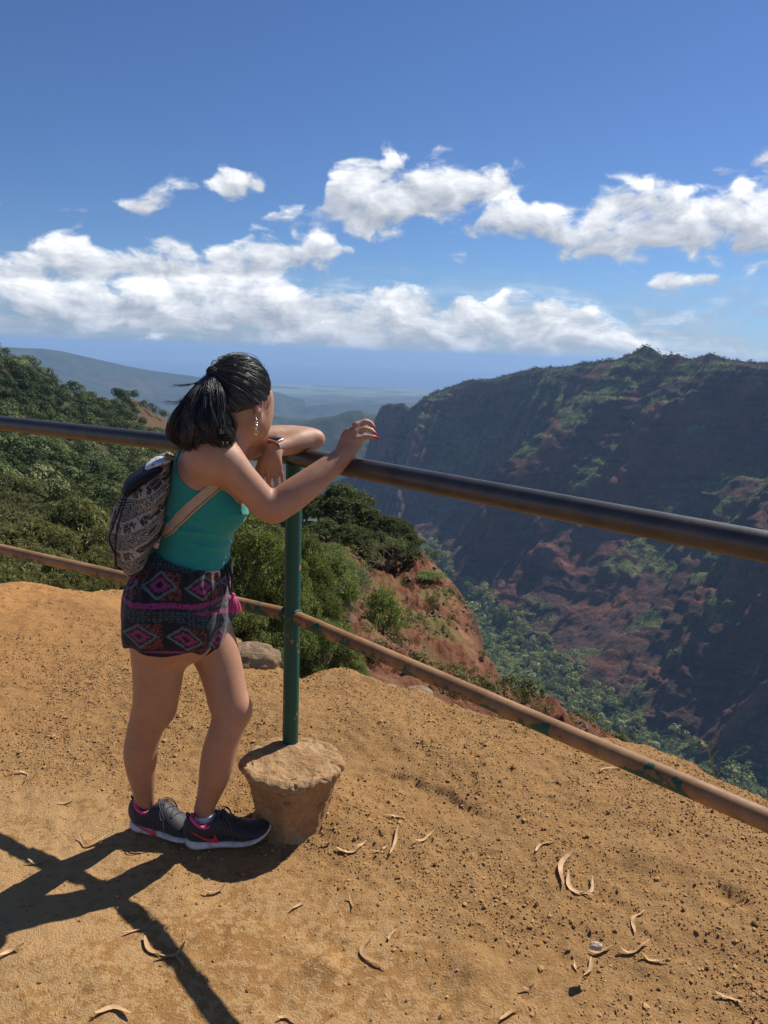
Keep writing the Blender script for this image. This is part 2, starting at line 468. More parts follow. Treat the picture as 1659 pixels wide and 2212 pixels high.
    def hit(s, px, py, lift=0.0):
        """point of this surface that is seen at px,py"""
        d = nrm(ray(px, py)); c = (s.lo + s.h * (s.n - 1) / 2)
        t0 = max(0.3, (c - CAM_P) @ d - 1.1)
        ts = t0 + np.arange(0, 2.2, s.h * .5)
        pts = CAM_P + ts[:, None] * d
        ok = np.all((pts > s.lo) & (pts < s.lo + s.h * (s.n - 1)), 1)
        v = np.where(ok, s.sample(pts), 1.0)
        i = np.argmax(v < 0)
        if v[i] >= 0:
            i = int(np.argmin(v)); p = pts[i]
        else: p = pts[i - 1] + (pts[i] - pts[i - 1]) * (v[i - 1] / (v[i - 1] - v[i] + 1e-9))
        return p + (s.normal(p[None])[0] * lift if lift else 0)
    def mesh(s, smooth=1):
        D = s.D; I = (D < 0)
        c = [I[a:-1 if a == 0 else None, b:-1 if b == 0 else None, e:-1 if e == 0 else None] for a in (0, 1) for b in (0, 1) for e in (0, 1)]
        cnt = sum(x.astype(np.int8) for x in c)
        act = (cnt > 0) & (cnt < 8)
        idx = np.full(act.shape, -1, np.int64)
        cells = np.argwhere(act); idx[act] = np.arange(len(cells))
        acc = np.zeros((len(cells), 3)); num = np.zeros(len(cells))
        C = [(a, b, e) for a in (0, 1) for b in (0, 1) for e in (0, 1)]
        vals = {o: D[cells[:, 0] + o[0], cells[:, 1] + o[1], cells[:, 2] + o[2]] for o in C}
        for o in C:
            for ax in range(3):
                if o[ax] == 0:
                    o2 = list(o); o2[ax] = 1; o2 = tuple(o2)
                    a, b = vals[o], vals[o2]; x = (a < 0) != (b < 0)
                    t = np.where(x, a / (a - b + 1e-12 * (a == b)), 0)
                    pt = np.tile(np.array(o, float), (len(cells), 1)); pt[:, ax] += t
                    acc[x] += pt[x]; num[x] += 1
        V = s.lo + s.h * (cells + acc / num[:, None])
        F = []
        for ax in range(3):
            n = list(D.shape); n[ax] -= 1
            sl0 = [slice(None)] * 3; sl1 = [slice(None)] * 3; sl0[ax] = slice(0, -1); sl1[ax] = slice(1, None)
            A = I[tuple(sl0)]; B = I[tuple(sl1)]
            e = np.argwhere(A != B)
            u, v = (ax + 1) % 3, (ax + 2) % 3
            e = e[(e[:, u] > 0) & (e[:, v] > 0) & (e[:, u] < D.shape[u] - 1) & (e[:, v] < D.shape[v] - 1)]
            fl = A[e[:, 0], e[:, 1], e[:, 2]]
            def at(du, dv):
                q = e.copy(); q[:, u] += du; q[:, v] += dv
                return idx[q[:, 0], q[:, 1], q[:, 2]]
            q = np.stack([at(-1, -1), at(0, -1), at(0, 0), at(-1, 0)], 1)
            q = np.where(fl[:, None], q, q[:, ::-1])
            F.append(q)
        F = np.vstack(F); F = F[(F >= 0).all(1)]
        for _ in range(smooth):
            S = np.zeros_like(V); N = np.zeros(len(V))
            for i in range(4):
                for j in (1, 3):
                    np.add.at(S, F[:, i], V[F[:, (i + j) % 4]]); np.add.at(N, F[:, i], 1)
            V = V * .4 + .6 * S / np.maximum(N, 1)[:, None]
        return V, F

def depth_of(p): return (np.asarray(p) - CAM_P) @ CAM_F
def node(px, py, y, hw, ratio=1.0, lat=None):
    p = P(px, py, y); r = hw * depth_of(p) / FPX
    return (p, np.array([1.0, 0, 0]) if lat is None else np.asarray(lat, float), r, r * ratio)

# ------------------------------------------------------------------ the woman at the rail
def fr(az): return np.array([sin(az), cos(az), 0]), np.array([cos(az), -sin(az), 0])
TF, TR = fr(RAD(76))          # torso: forward, right
HF, HR = fr(RAD(27))          # head
BLO, BHI = (-1.0, 1.85, -0.02), (0.12, 2.62, 1.62)

def torso(V, k=.02, off=0.0, bust=True):
    n = []
    for px, py, y, hw, rx in [(392, 1358, 2.2, 74, .130), (388, 1335, 2.2, 92, .168), (392, 1280, 2.2, 88, .168), (408, 1225, 2.2, 76, .142), (420, 1170, 2.2, 74, .124),
                              (429, 1120, 2.205, 76, .128), (438, 1075, 2.21, 77, .140), (446, 1030, 2.215, 74, .148), (455, 992, 2.22, 62, .140), (468, 965, 2.22, 46, .085)]:
        p = P(px, py, y); r = hw * depth_of(p) / FPX
        n.append((p, TF, r + off, rx + off))
    V.loft(n, k=k, sub=5)
    ax = [TR, TF, UP]
    for sg in (1, -1):        # buttocks, bust, shoulder blades
        c = P(352, 1330, 2.2) + TR * .075 * sg
        V.ell(c, (.085 + off, .085 + off, .095 + off), ax, k=.05)
        if bust:
            c = P(486, 1090, 2.21) + TR * .066 * sg
            V.ell(c, (.060 + off, .058 + off, .062 + off), ax, k=.035)

def arm_right(V):
    V.loft([node(462, 985, 2.085, 40), node(493, 1004, 2.075, 38), node(522, 1035, 2.08, 34.5), node(551, 1066, 2.095, 32.5), node(575, 1091, 2.105, 31.5), node(594, 1096, 2.11, 31)], k=.035)
    V.loft([node(585, 1096, 2.108, 31), node(600, 1092, 2.112, 33), node(628, 1073, 2.125, 34.5), node(668, 1044, 2.15, 31.5), node(706, 1014, 2.18, 26.5), node(734, 992, 2.2, 21.5, 1.0), node(748, 978, 2.212, 21, .9)], k=.012)
    V.ell(P(594, 1112, 2.105), (.018, .018, .016), k=.02)
    V.ell(P(456, 985, 2.09), (.062, .062, .058), k=.05)

def arm_left(V):
    V.loft([node(492, 972, 2.3, 42), node(530, 958, 2.32, 36), node(575, 950, 2.345, 30), node(625, 947, 2.385, 28), node(662, 948, 2.415, 25), node(680, 949, 2.42, 20)], k=.03)
    V.loft([node(684, 948, 2.418, 17), node(664, 949, 2.40, 22.5), node(640, 955, 2.365, 24), node(615, 964, 2.325, 20), node(598, 968, 2.3, 17.5), node(590, 976, 2.285, 17)], k=.012)

def hand(V, palm, fingers, thumb, k=.008):
    V.loft(palm, k=.012, sub=4, kin=.004)
    for f, r in fingers:
        pts = [np.asarray(p) for p in f]
        rr = np.linspace(r, r * .78, len(pts))
        V.loft([(p, np.array([1., 0, 0]), a, a) for p, a in zip(pts, rr)], k=.006, sub=4, kin=.002)
        V.ell(pts[0], (r * 1.12,) * 3, k=.007)
        V.ell(pts[1], (rr[1] * 1.1,) * 3, k=.004)
    V.loft([(np.asarray(p), np.array([1., 0, 0]), a, a) for p, a in zip(thumb, np.linspace(.012, .0085, len(thumb)))], k=.01, sub=4, kin=.002)

RF = [[(768, 918, 2.232), (788, 910.5, 2.246), (800, 913.5, 2.252), (807, 923, 2.250)],
      [(764, 932, 2.224), (788, 926.5, 2.234), (800, 929, 2.238), (809, 935.5, 2.238)],
      [(770, 949, 2.212), (790, 943.5, 2.216), (802, 943, 2.218), (813, 946, 2.218)],
      [(774, 953, 2.228), (789, 946, 2.242), (798, 944, 2.250), (805, 945, 2.254)]]
LF = [[(603, 1006, 2.262), (608, 1024, 2.264), (610.5, 1037, 2.268), (612, 1049, 2.274)],
      [(592, 1010, 2.258), (595, 1031, 2.258), (597, 1046, 2.264), (597.5, 1058, 2.272)],
      [(579, 1011, 2.258), (580, 1033, 2.257), (581, 1049, 2.262), (581, 1061, 2.270)],
      [(567, 1007, 2.262), (566, 1027, 2.262), (566, 1042, 2.266), (567, 1053, 2.272)]]
def hands(V):
    lat = CAM_R * .87 - CAM_U * .45
    palm = [(P(745, 982, 2.208), lat, .026, .019), (P(752, 966, 2.215), lat, .031, .0165), (P(760, 950, 2.221), lat, .0345, .0145), (P(767, 936, 2.227), lat - CAM_U * .25, .030, .012)]
    hand(V, palm, [([P(*q) for q in f], r) for f, r in zip(RF, (.0082, .0084, .008, .0068))], [P(758, 964, 2.240), P(774, 950, 2.266), P(790, 941, 2.28)])
    lat = CAM_R + CAM_U * .12
    palm = [(P(591, 972, 2.284), lat, .0235, .017), (P(588, 984, 2.270), lat, .028, .016), (P(586, 996, 2.263), lat, .0315, .0145), (P(585, 1006, 2.261), lat, .031, .012)]
    hand(V, palm, [([P(*q) for q in f], r) for f, r in zip(LF, (.0068, .008, .0084, .0082))], [P(577, 985, 2.285), P(562, 1002, 2.292), P(556, 1020, 2.292)])

def legs(V):
    V.loft([node(350, 1330, 2.135, 63.7, 1.0), node(343, 1385, 2.14, 59.8, .98), node(342, 1440, 2.15, 54.0, 1.0), node(339, 1490, 2.162, 48.7, 1.0), node(331, 1530, 2.175, 43.9, 1.0), node(319, 1560, 2.185, 38.1, 1.05),
            node(310, 1590, 2.195, 35.7, 1.1), node(303.5, 1625, 2.205, 34.3, 1.1), node(306, 1660, 2.218, 30.9, 1.1), node(309, 1690, 2.23, 25.6, 1.05), node(312, 1720, 2.242, 21.2, .92), node(314, 1745, 2.25, 21.2, .72), node(322, 1770, 2.25, 23.2, .68)], k=.03)
    V.loft([node(428, 1325, 2.265, 57.4), node(455, 1385, 2.25, 52.3), node(474, 1435, 2.236, 46.7), node(486, 1481, 2.222, 43.3), node(493, 1514, 2.212, 42.4), node(498, 1540, 2.206, 39.3), node(492, 1566, 2.2, 36.5, 1.05),
            node(483, 1592, 2.196, 35.4, 1.1), node(474, 1624, 2.194, 36.3, 1.1), node(466, 1664, 2.194, 34.2, 1.08), node(457.5, 1696, 2.194, 28.2, 1.0), node(447.5, 1727, 2.194, 22.7, .9), node(441, 1755, 2.194, 22.2, .70), node(448, 1785, 2.194, 23.1, .66)], k=.012)
    V.ell(P(524, 1533, 2.203), (.024, .03, .034), k=.03)
    V.ell(P(355, 1533, 2.165), (.024, .032, .036), k=.035)

HS = .95
HO = P(519, 873, 2.2)
HA = [HR, HF, UP]
# the head leans a little to her left and forward
_hu = nrm(UP + HF * .10 - HR * .03); _hf = nrm(HF - _hu * (HF @ _hu)); _hr = np.cross(_hf, _hu)
HA = [_hr, _hf, _hu]
def hp(r, f, u): return HO + HS * (HA[0] * r + HA[1] * f + HA[2] * u)
def head(V):
    S = HS
    V.ell(hp(0, -.010, .045), np.array((.073, .093, .083)) * S, HA, k=.02)
    V.ell(hp(0, .030, -.022), np.array((.067, .064, .088)) * S, HA, k=.03)
    for sg in (1, -1):
        V.loft([(hp(.055 * sg, .0, -.045), HA[1], .02, .016), (hp(.046 * sg, .035, -.078), HA[1], .018, .015), (hp(.014 * sg, .078, -.098), HA[1], .016, .015)], k=.03)
        V.ell(hp(.045 * sg, .050, -.012), np.array((.027, .034, .030)) * S, HA, k=.03)
        V.ell(hp(.042 * sg, .045, -.050), np.array((.026, .030, .032)) * S, HA, k=.03)
        V.ell(hp(.050 * sg, .050, .028), np.array((.020, .030, .030)) * S, HA, k=.03)
        V.ell(hp(.03 * sg, .094, .018), np.array((.014, .010, .010)) * S, HA, k=.012, op='sub')
        V.ell(hp(.03 * sg, .088, .030), np.array((.018, .008, .006)) * S, HA, k=.014)
        # ear
        e = hp(.077 * sg, -.012, -.002)
        ea = [HA[0] * .92 - HA[1] * .38 * sg * sg, HA[1] * .92 + HA[0] * .38 * sg, HA[2]]
        V.ell(e, np.array((.0075, .018, .031)) * S, [nrm(a) for a in ea], k=.006)
        V.ell(hp(.083 * sg, -.010, .0), np.array((.005, .010, .018)) * S, [nrm(a) for a in ea], k=.004, op='sub')
        V.ell(hp(.075 * sg, -.005, -.030), np.array((.006, .009, .010)) * S, HA, k=.006)
    V.ell(hp(0, .083, -.100), np.array((.020, .016, .014)) * S, HA, k=.02)
    V.loft([(hp(0, .093, .022), HA[0], .006, .006), (hp(0, .106, -.005), HA[0], .008, .008), (hp(0, .111, -.028), HA[0], .011, .010)], k=.012)
    for sg in (1, -1): V.ell(hp(.012 * sg, .100, -.030), np.array((.008, .009, .007)) * S, HA, k=.008)
    V.ell(hp(0, .098, -.060), np.array((.022, .008, .005)) * S, HA, k=.006)
    V.ell(hp(0, .097, -.069), np.array((.019, .008, .006)) * S, HA, k=.006)
def neck(V):
    V.loft([(P(474, 985, 2.205), TF, .070, .080), (P(487, 958, 2.2), TF, .055, .062), (P(503, 925, 2.195), TF, .049, .052), (hp(0, -.02, -.03), HA[1], .052, .05)], k=.04)
    # trapezius
    V.loft([(P(500, 935, 2.19), TF, .03, .03), (P(474, 972, 2.14), TF, .035, .04), (P(458, 985, 2.1), TF, .04, .045)], k=.05)
    V.loft([(P(500, 935, 2.21), TF, .03, .03), (P(485, 965, 2.26), TF, .035, .04), (P(488, 972, 2.29), TF, .035, .04)], k=.05)

person = empty('person', P(400, 1810, 2.2) * np.array([1, 1, 0]))
tag(person, 'woman with a black ponytail, teal tank top and patterned shorts leaning on the railing', 'person')

skinm = NT('skin')
_c = skinm.attr('tone')
_n = skinm.noise(skinm.coord('Object'), 28, 4)
_n2 = skinm.noise(skinm.coord('Object'), 420, 2)
_col = skinm.mix(skinm.math('MULTIPLY', skinm.math('SUBTRACT', _n, .35, clamp=True), .8), _c, (.27, .12, .07))
skinm.set(color=_col, rough=skinm.math('ADD', .47, skinm.math('MULTIPLY', _n2, .16)), spec=.4, sss=.12)
skinm.b.inputs['Subsurface Radius'].default_value = (.012, .004, .002)
skinm.b.inputs['Subsurface Scale'].default_value = 1.0
skinm.bump(skinm.math('ADD', _n2, skinm.math('MULTIPLY', skinm.noise(skinm.coord('Object'), 70, 4), 1.2)), .22, .003)
SKIN = np.array((.42, .218, .128))

def make_body():
    V = Vox(BLO, BHI, .0042)
    torso(V); legs(V); neck(V); head(V); arm_right(V); arm_left(V); hands(V)
    v, f = V.mesh(2)
    tone = np.tile(SKIN, (len(v), 1))
    tone *= (1 + .22 * (fbm(v[:, 0] * 14, v[:, 1] * 14, v[:, 2] * 14, 3) - .5) + .14 * (fbm(v[:, 0] * 90, v[:, 1] * 90, v[:, 2] * 90, 3) - .5))[:, None]; tone[:, 1:] *= (1 + .16 * (fbm(v[:, 0] * 30 + 5, v[:, 1] * 30, v[:, 2] * 30, 3) - .5))[:, None]
    def blend(c, r, col, amt):
        d = np.linalg.norm(v - c, axis=1); a = (amt * np.clip(1 - d / r, 0, 1) ** .6)[:, None]
        tone[:] = tone * (1 - a) + np.array(col) * a
    for c in (hp(0, .106, -.060), hp(.012, .104, -.064), hp(-.012, .104, -.064)): blend(c, .013, (.30, .05, .05), .8)
    for sg in (1, -1):
        for t in np.linspace(-1, 1, 9): blend(hp((.033 + .014 * t) * sg, .092 - .006 * abs(t), .034), .007, (.02, .012, .01), .9)
    for q, r in ((P(524, 1533, 2.19), .06), (P(355, 1533, 2.15), .05), (P(594, 1118, 2.1), .04), (P(690, 950, 2.4), .04), (hp(.05, .06, -.02), .04)): blend(q, r, (.44, .18, .11), .4)
    for F_ in (RF, LF):
        for fg in F_: 
            for q in fg[:3]: blend(P(*q), .014, (.42, .165, .10), .45)
    return V, mesh_obj('body', v, f, skinm.m, person, colors={'tone': tone})
BV, body = make_body()

# nails
nm = flat('red_nail_lacquer', (.42, .02, .06), .2)
def nails(F_, skip=()):
    for i, fg in enumerate(F_):
        if i in skip: continue
        p = P(*fg[-1]); q = P(*fg[-2]); d = nrm(p - q)
        tip = p + d * .0035
        side = nrm(np.cross(d, nrm(CAM_P - p)) + 1e-6); n = np.cross(side, d)
        g = []
        for a in np.linspace(-.004, .010, 6):
            row = []
            for b in np.linspace(-1, 1, 7):
                wdt = .0042 * (1 - .25 * max(0, a / .010) ** 2)
                row.append(tip + d * (a - .004) + side * b * wdt + n * (.0052 * math.sqrt(max(0, 1 - .75 * b * b)) + .0016))
            g.append(row)
        m = MB(); m.grid(np.array(g)); m.grid(np.array(g)[:, ::-1] - n * .001)
        m.build('fingernail', nm, person)
nails(RF, (3,)); nails(LF)
for sg in (1, -1):
    m = MB(); th = np.linspace(0, pi, 11); ph = np.linspace(0, 2 * pi, 17)
    c = hp(.03 * sg, .083, .016)
    g = c + .0115 * (np.cos(th)[:, None, None] * HA[1] + np.sin(th)[:, None, None] * (np.cos(ph)[None, :, None] * HA[0] + np.sin(ph)[None, :, None] * HA[2]))
    em = bpy.data.materials.get('eye')
    if not em:
        t = NT('eye'); t.set(color=t.mix(t.attr('iris', 'Fac'), (.75, .72, .68), (.02, .01, .008)), rough=.1); em = t.m
    col = np.repeat((th < .55)[:, None], 17, 1).astype(float).reshape(-1, 1).repeat(3, 1)
    m.grid(g); m.build('eye', em, person, colors={'iris': col})

# ---- tank top
def make_tank():
    V = Vox((-.75, 1.95, .80), (-.15, 2.48, 1.42), .0032)
    torso(V, k=.012, off=.0035)
    X, Y, Z = V.ax[0][:, None, None], V.ax[1][None, :, None], V.ax[2][None, None, :]
    # soft creases pulled across the side
    rr = (X * TR[0] + Y * TR[1]); ff = X * TF[0] + Y * TF[1]
    for zc, sl_, amp, wd in ((1.075, .25, .0035, .006), (1.050, .32, .0045, .007), (1.018, .18, .003, .007), (.985, -.1, .002, .008), (1.100, .12, .0025, .006), (.925, -.2, .0025, .009), (.90, -.28, .003, .008)):
        z0 = zc - sl_ * (ff + .03) + .010 * np.sin(ff * 25 + zc * 90)
        V.D -= (1.15 * sstep(-.06, .06, rr - float(P(440, 1050, 2.21) @ TR)) * amp * np.exp(-((Z - z0) / wd) ** 2) * (1 + .6 * np.sin(ff * 19 + zc * 50))).astype(np.float32)
    T = V.copy()
    c = P(433, 998, 2.13)
    for sg in (1, -1):
        cc = c if sg > 0 else c - TR * (2 * ((c - P(446, 1030, 2.215)) @ TR))
        V.loft([(cc - TR * .055 * sg, TF, .040, .055), (cc - TR * .02 * sg, TF, .064, .062), (cc + TR * .03 * sg, TF, .066, .068), (cc + TR * .12 * sg, TF, .066, .072)], k=.004, op='sub')
    V.loft([(P(476, 985, 2.205), TF, .062, .068), (P(486, 955, 2.2), TF, .075, .075), (P(500, 915, 2.2), TF, .09, .09)], k=.004, op='sub')
    V.ell(P(505, 985, 2.21), (.075, .07, .07), k=.004, op='sub')
    pl = (P(470, 952, 2.2) - P(380, 968, 2.2)); n = nrm(np.cross(pl, np.array([0, 1., 0]))); n = n if n[2] > 0 else -n
    V.D = np.maximum(V.D, ((X - P(440, 952, 2.2)[0]) * n[0] + (Y - 2.2) * n[1] + (Z - P(440, 952, 2.2)[2]) * n[2]).astype(np.float32))
    V.D = np.maximum(V.D, (.83 - Z).astype(np.float32) + 0 * X.astype(np.float32))
    v, f = V.mesh(1)
    t = NT('teal_ribbed_cotton')
    x = t.sep(t.geo('Position'))
    s_ = t.math('ADD', t.math('MULTIPLY', x[0], float(TF[0]) * 900), t.math('MULTIPLY', x[1], float(TF[1]) * 900))
    rib = t.math('SINE', s_)
    nz = t.noise(t.coord('Object'), 35, 4)
    t.set(color=t.mix(nz, (.012, .195, .160), (.020, .26, .212)), rough=.85, sheen=.25, spec=.2)
    h = t.math('ADD', t.math('MULTIPLY', rib, .25), t.noise(t.coord('Object'), 90, 3))
    t.bump(h, .22, .002)
    return T, mesh_obj('tank_top', v, f, t.m, person)
TV, tank = make_tank()

# ---- shorts
def make_shorts():
    V = Vox((-.92, 1.94, .56), (-.28, 2.46, .97), .0027)
    wa, wb = P(338, 1181, 2.2), P(494, 1221, 2.2)
    nt = np.cross(wb - wa, TR); nt = nrm(nt if nt[2] > 0 else -nt)
    top = [(wa, nt)]
    n = []
    for px, py, y, hw, rx in [(414, 1190, 2.2, 80, .136), (411, 1215, 2.2, 83, .150), (396, 1243, 2.2, 101, .168), (390, 1268, 2.2, 106, .178), (384, 1300, 2.2, 112, .186), (383, 1330, 2.2, 113, .188), (386, 1345, 2.2, 104, .175)]:
        p = P(px, py, y); n.append((p, TF, hw * (.955 if py > 1260 else 1.012) * depth_of(p) / FPX, rx * (.97 if py > 1260 else 1.02)))
    def hem(a, b, side):
        n_ = np.cross(b - a, side); n_ = nrm(n_ if n_[2] < 0 else -n_)
        return [(a, n_), (wa, nt)]
    cr = hem(P(278, 1380, 2.14), P(410, 1398, 2.12), TR + UP * .06)
    V.loft([node(352, 1300, 2.13, 84, 1.15), node(345, 1345, 2.125, 80, 1.05), node(344, 1385, 2.13, 70, 1.1), node(343, 1430, 2.13, 68, 1.1)], k=.012, clip=cr)
    cl = hem(P(430, 1392, 2.25), P(505, 1340, 2.25), TR - UP * .05)
    V.loft([node(410, 1300, 2.27, 80), node(436, 1340, 2.262, 70, 1.1), node(458, 1375, 2.255, 62, 1.15), node(478, 1415, 2.25, 60, 1.15)], k=.012, clip=cl)
    V.loft(n, k=.01, sub=5, clip=top + cr[:1] + cl[:1])
    X, Y, Z = V.ax[0][:, None, None], V.ax[1][None, :, None], V.ax[2][None, None, :]
    ff = (X - P(388, 1300, 2.2)[0]) * TF[0] + (Y - 2.2) * TF[1]; rr = (X - P(388, 1300, 2.2)[0]) * TR[0] + (Y - 2.2) * TR[1]
    ang = np.arctan2(rr, ff)
    zw = P(414, 1205, 2.2)[2]
    # gathers below the waistband, loose folds towards the hem
    wgt = np.clip(1 - np.abs(Z - (zw - .02)) / .10, 0, 1)
    V.D -= (.0035 * wgt * np.sin(ang * 34 + 2 * np.sin(Z * 40))).astype(np.float32)
    lo = np.clip((zw - .10 - Z) / .12, 0, 1)
    V.D -= (.005 * lo * np.sin(ang * 9 + 1.3 * np.sin(ang * 4 + Z * 12) + Z * 14)).astype(np.float32)
    V.D = np.maximum(V.D, ((X - wa[0]) * nt[0] + (Y - wa[1]) * nt[1] + (Z - wa[2]) * nt[2]).astype(np.float32))
    S = V.copy()
    v, f = V.mesh(1)
    # printed cloth
    c = P(388, 1300, 2.2); d = v - c
    a = np.arctan2(d @ TR, d @ TF); u = a * .155; z = d[:, 2]
    leg = sstep(.0, -.1, z)
    left = (d @ TF > .015) & (z < .02)
    z = z + np.where(left, .35 * (d @ TF), 0) + .06 * (d @ TF) + .004 * np.sin(u * 40)
    col = np.tile(np.array((.010, .011, .018)), (len(v), 1))
    per = .142
    w_ = (z + .225) % per; row = np.floor((z + .225) / per)
    def paint(mask, rgb): col[mask] = rgb
    n1 = vnoise(u * 520, z * 520, None, 3); n2 = vnoise(u * 160, z * 400, None, 5)
    for yy in (.090, .108):
        dd = np.hypot(((u / .0125) % 1 - .5) * .0125, w_ - yy)
        paint((dd < .0045) & (dd > .0016), (.035, .062, .070))
    for yy in (.082, .099, .116):
        paint((np.abs(w_ - yy) < .0014) & (n2 > .45), (.035, .070, .066))
    mag = np.abs(w_ - .128) < .0072
    paint(mag, (.22, .028, .125)); paint(mag & (n1 > .68), (.07, .010, .045))
    uu = u / .108 + .41 * row; du = np.abs(uu % 1 - .5) * 2; dv = np.abs(w_ - .038) / .038
    zone = dv < 1.0
    m_ = du * 1.12 + dv
    brick = zone & (m_ > 1.0) & (np.abs((uu % 1) - .02) < .40 + .2 * n2)
    paint(brick, (.125, .034, .028)); paint(brick & (vnoise(u * 240 + z * 120, z * 240, None, 9) > .52), (.018, .010, .014))
    paint(zone & (m_ <= 1.0), (.085, .122, .118)); paint(zone & (m_ <= 1.0) & (n1 > .75), (.03, .04, .05))
    paint(zone & (m_ < .78), (.010, .010, .016))
    paint(zone & (m_ < .58 + .08 * np.sin(np.arctan2(dv, du) * 12)), (.20, .026, .105))
    paint(zone & (m_ < .25), (.008, .01, .016))
    seam = np.abs(u - .155 * (pi / 2 - .55)) < .0018
    paint(seam, (.004, .004, .006))
    for (a_, n_) in (cr[0], cl[0]):
        dd = (v - a_) @ n_; paint((dd > -.007) & (dd < .004) & ((d @ TF > .045) == (a_ is cl[0][0])), (.006, .006, .008))
    band = z > (P(414, 1205, 2.2)[2] - c[2] - .002)
    t = NT('printed_viscose')
    t.set(color=t.attr('print'), rough=.8, sheen=.15, spec=.2)
    t.bump(t.noise(t.coord('Object'), 180, 4), .2, .002)
    o = mesh_obj('shorts', v, f, t.m, person, colors={'print': col})
    return S, o
SV, shorts = make_shorts()
# drawstring with a pink tassel, and the pompom edging of the hems
m = MB(); black = flat('black_cord', (.008, .008, .010), .8)
for q in ([(486, 1222), (489, 1236), (490, 1258), (489, 1279)], [(484, 1224), (492, 1240), (493, 1262), (490, 1279)], [(482, 1226), (484, 1245), (486, 1266), (488, 1279)]):
    p = [SV.hit(x, y, lift=.009) + CAM_R * .006 for x, y in q]
    m.tube(catmull(p, 14), .0030, 6)
m.build('drawstring', black, person)
m = MB(); a = SV.hit(489, 1281, lift=.012) + CAM_R * .008
m.tube([a + UP * .004, a, a - UP * .006], [.003, .0075, .006], 8)
for i in range(110):
    th = rng.uniform(0, 2 * pi); rad = math.sqrt(rng.uniform(0, 1)); ln = rng.uniform(.046, .056)
    e = a - UP * ln + np.array([cos(th), sin(th), 0]) * .019 * rad + CAM_R * .006
    mid = a - UP * ln * .5 + np.array([cos(th), sin(th), 0]) * .0145 * rad + CAM_R * .004
    m.tube(catmull([a - UP * .004, mid, e], 7), .0014, 4)
t = NT('pink_thread'); t.set(color=(.55, .035, .20), rough=.75, sheen=.3); m.build('tassel', t.m, person)

# ---- shoes
SHO = {}
cloth_k = NT('black_mesh_fabric')
_x = cloth_k.coord('Object'); _w = cloth_k.n('ShaderNodeTexWave'); _w.inputs['Scale'].default_value = 95; _w.inputs['Distortion'].default_value = 2.5
cloth_k.link(cloth_k.vmath('ADD', _x, (0, 0, 0)), _w.inputs['Vector'])
cloth_k.set(color=cloth_k.mix(cloth_k.ramp(_w.outputs['Fac'], [(.55, 0), (.9, 1)]), (.006, .006, .009), (.022, .022, .028)), rough=.6, sheen=.2)
cloth_k.bump(_w.outputs['Fac'], .3, .001)
solem = NT('white_foam'); solem.set(color=solem.mix(solem.ramp(solem.noise(solem.coord('Object'), 40, 5), [(.4, 0), (.7, 1)]), (.62, .60, .58), (.40, .32, .24)), rough=.7)
pinkm = flat('pink_lining', (.72, .06, .17), .6); blackm = flat('black_synthetic', (.010, .010, .012), .55)
lacem = flat('grey_lace', (.05, .05, .055), .8); sockm = NT('white_sock'); sockm.set(color=(.55, .53, .52), rough=.9); sockm.bump(sockm.noise(sockm.coord('Object'), 300, 2), .3, .002)
redm = flat('coral_emblem', (.70, .035, .06), .45)

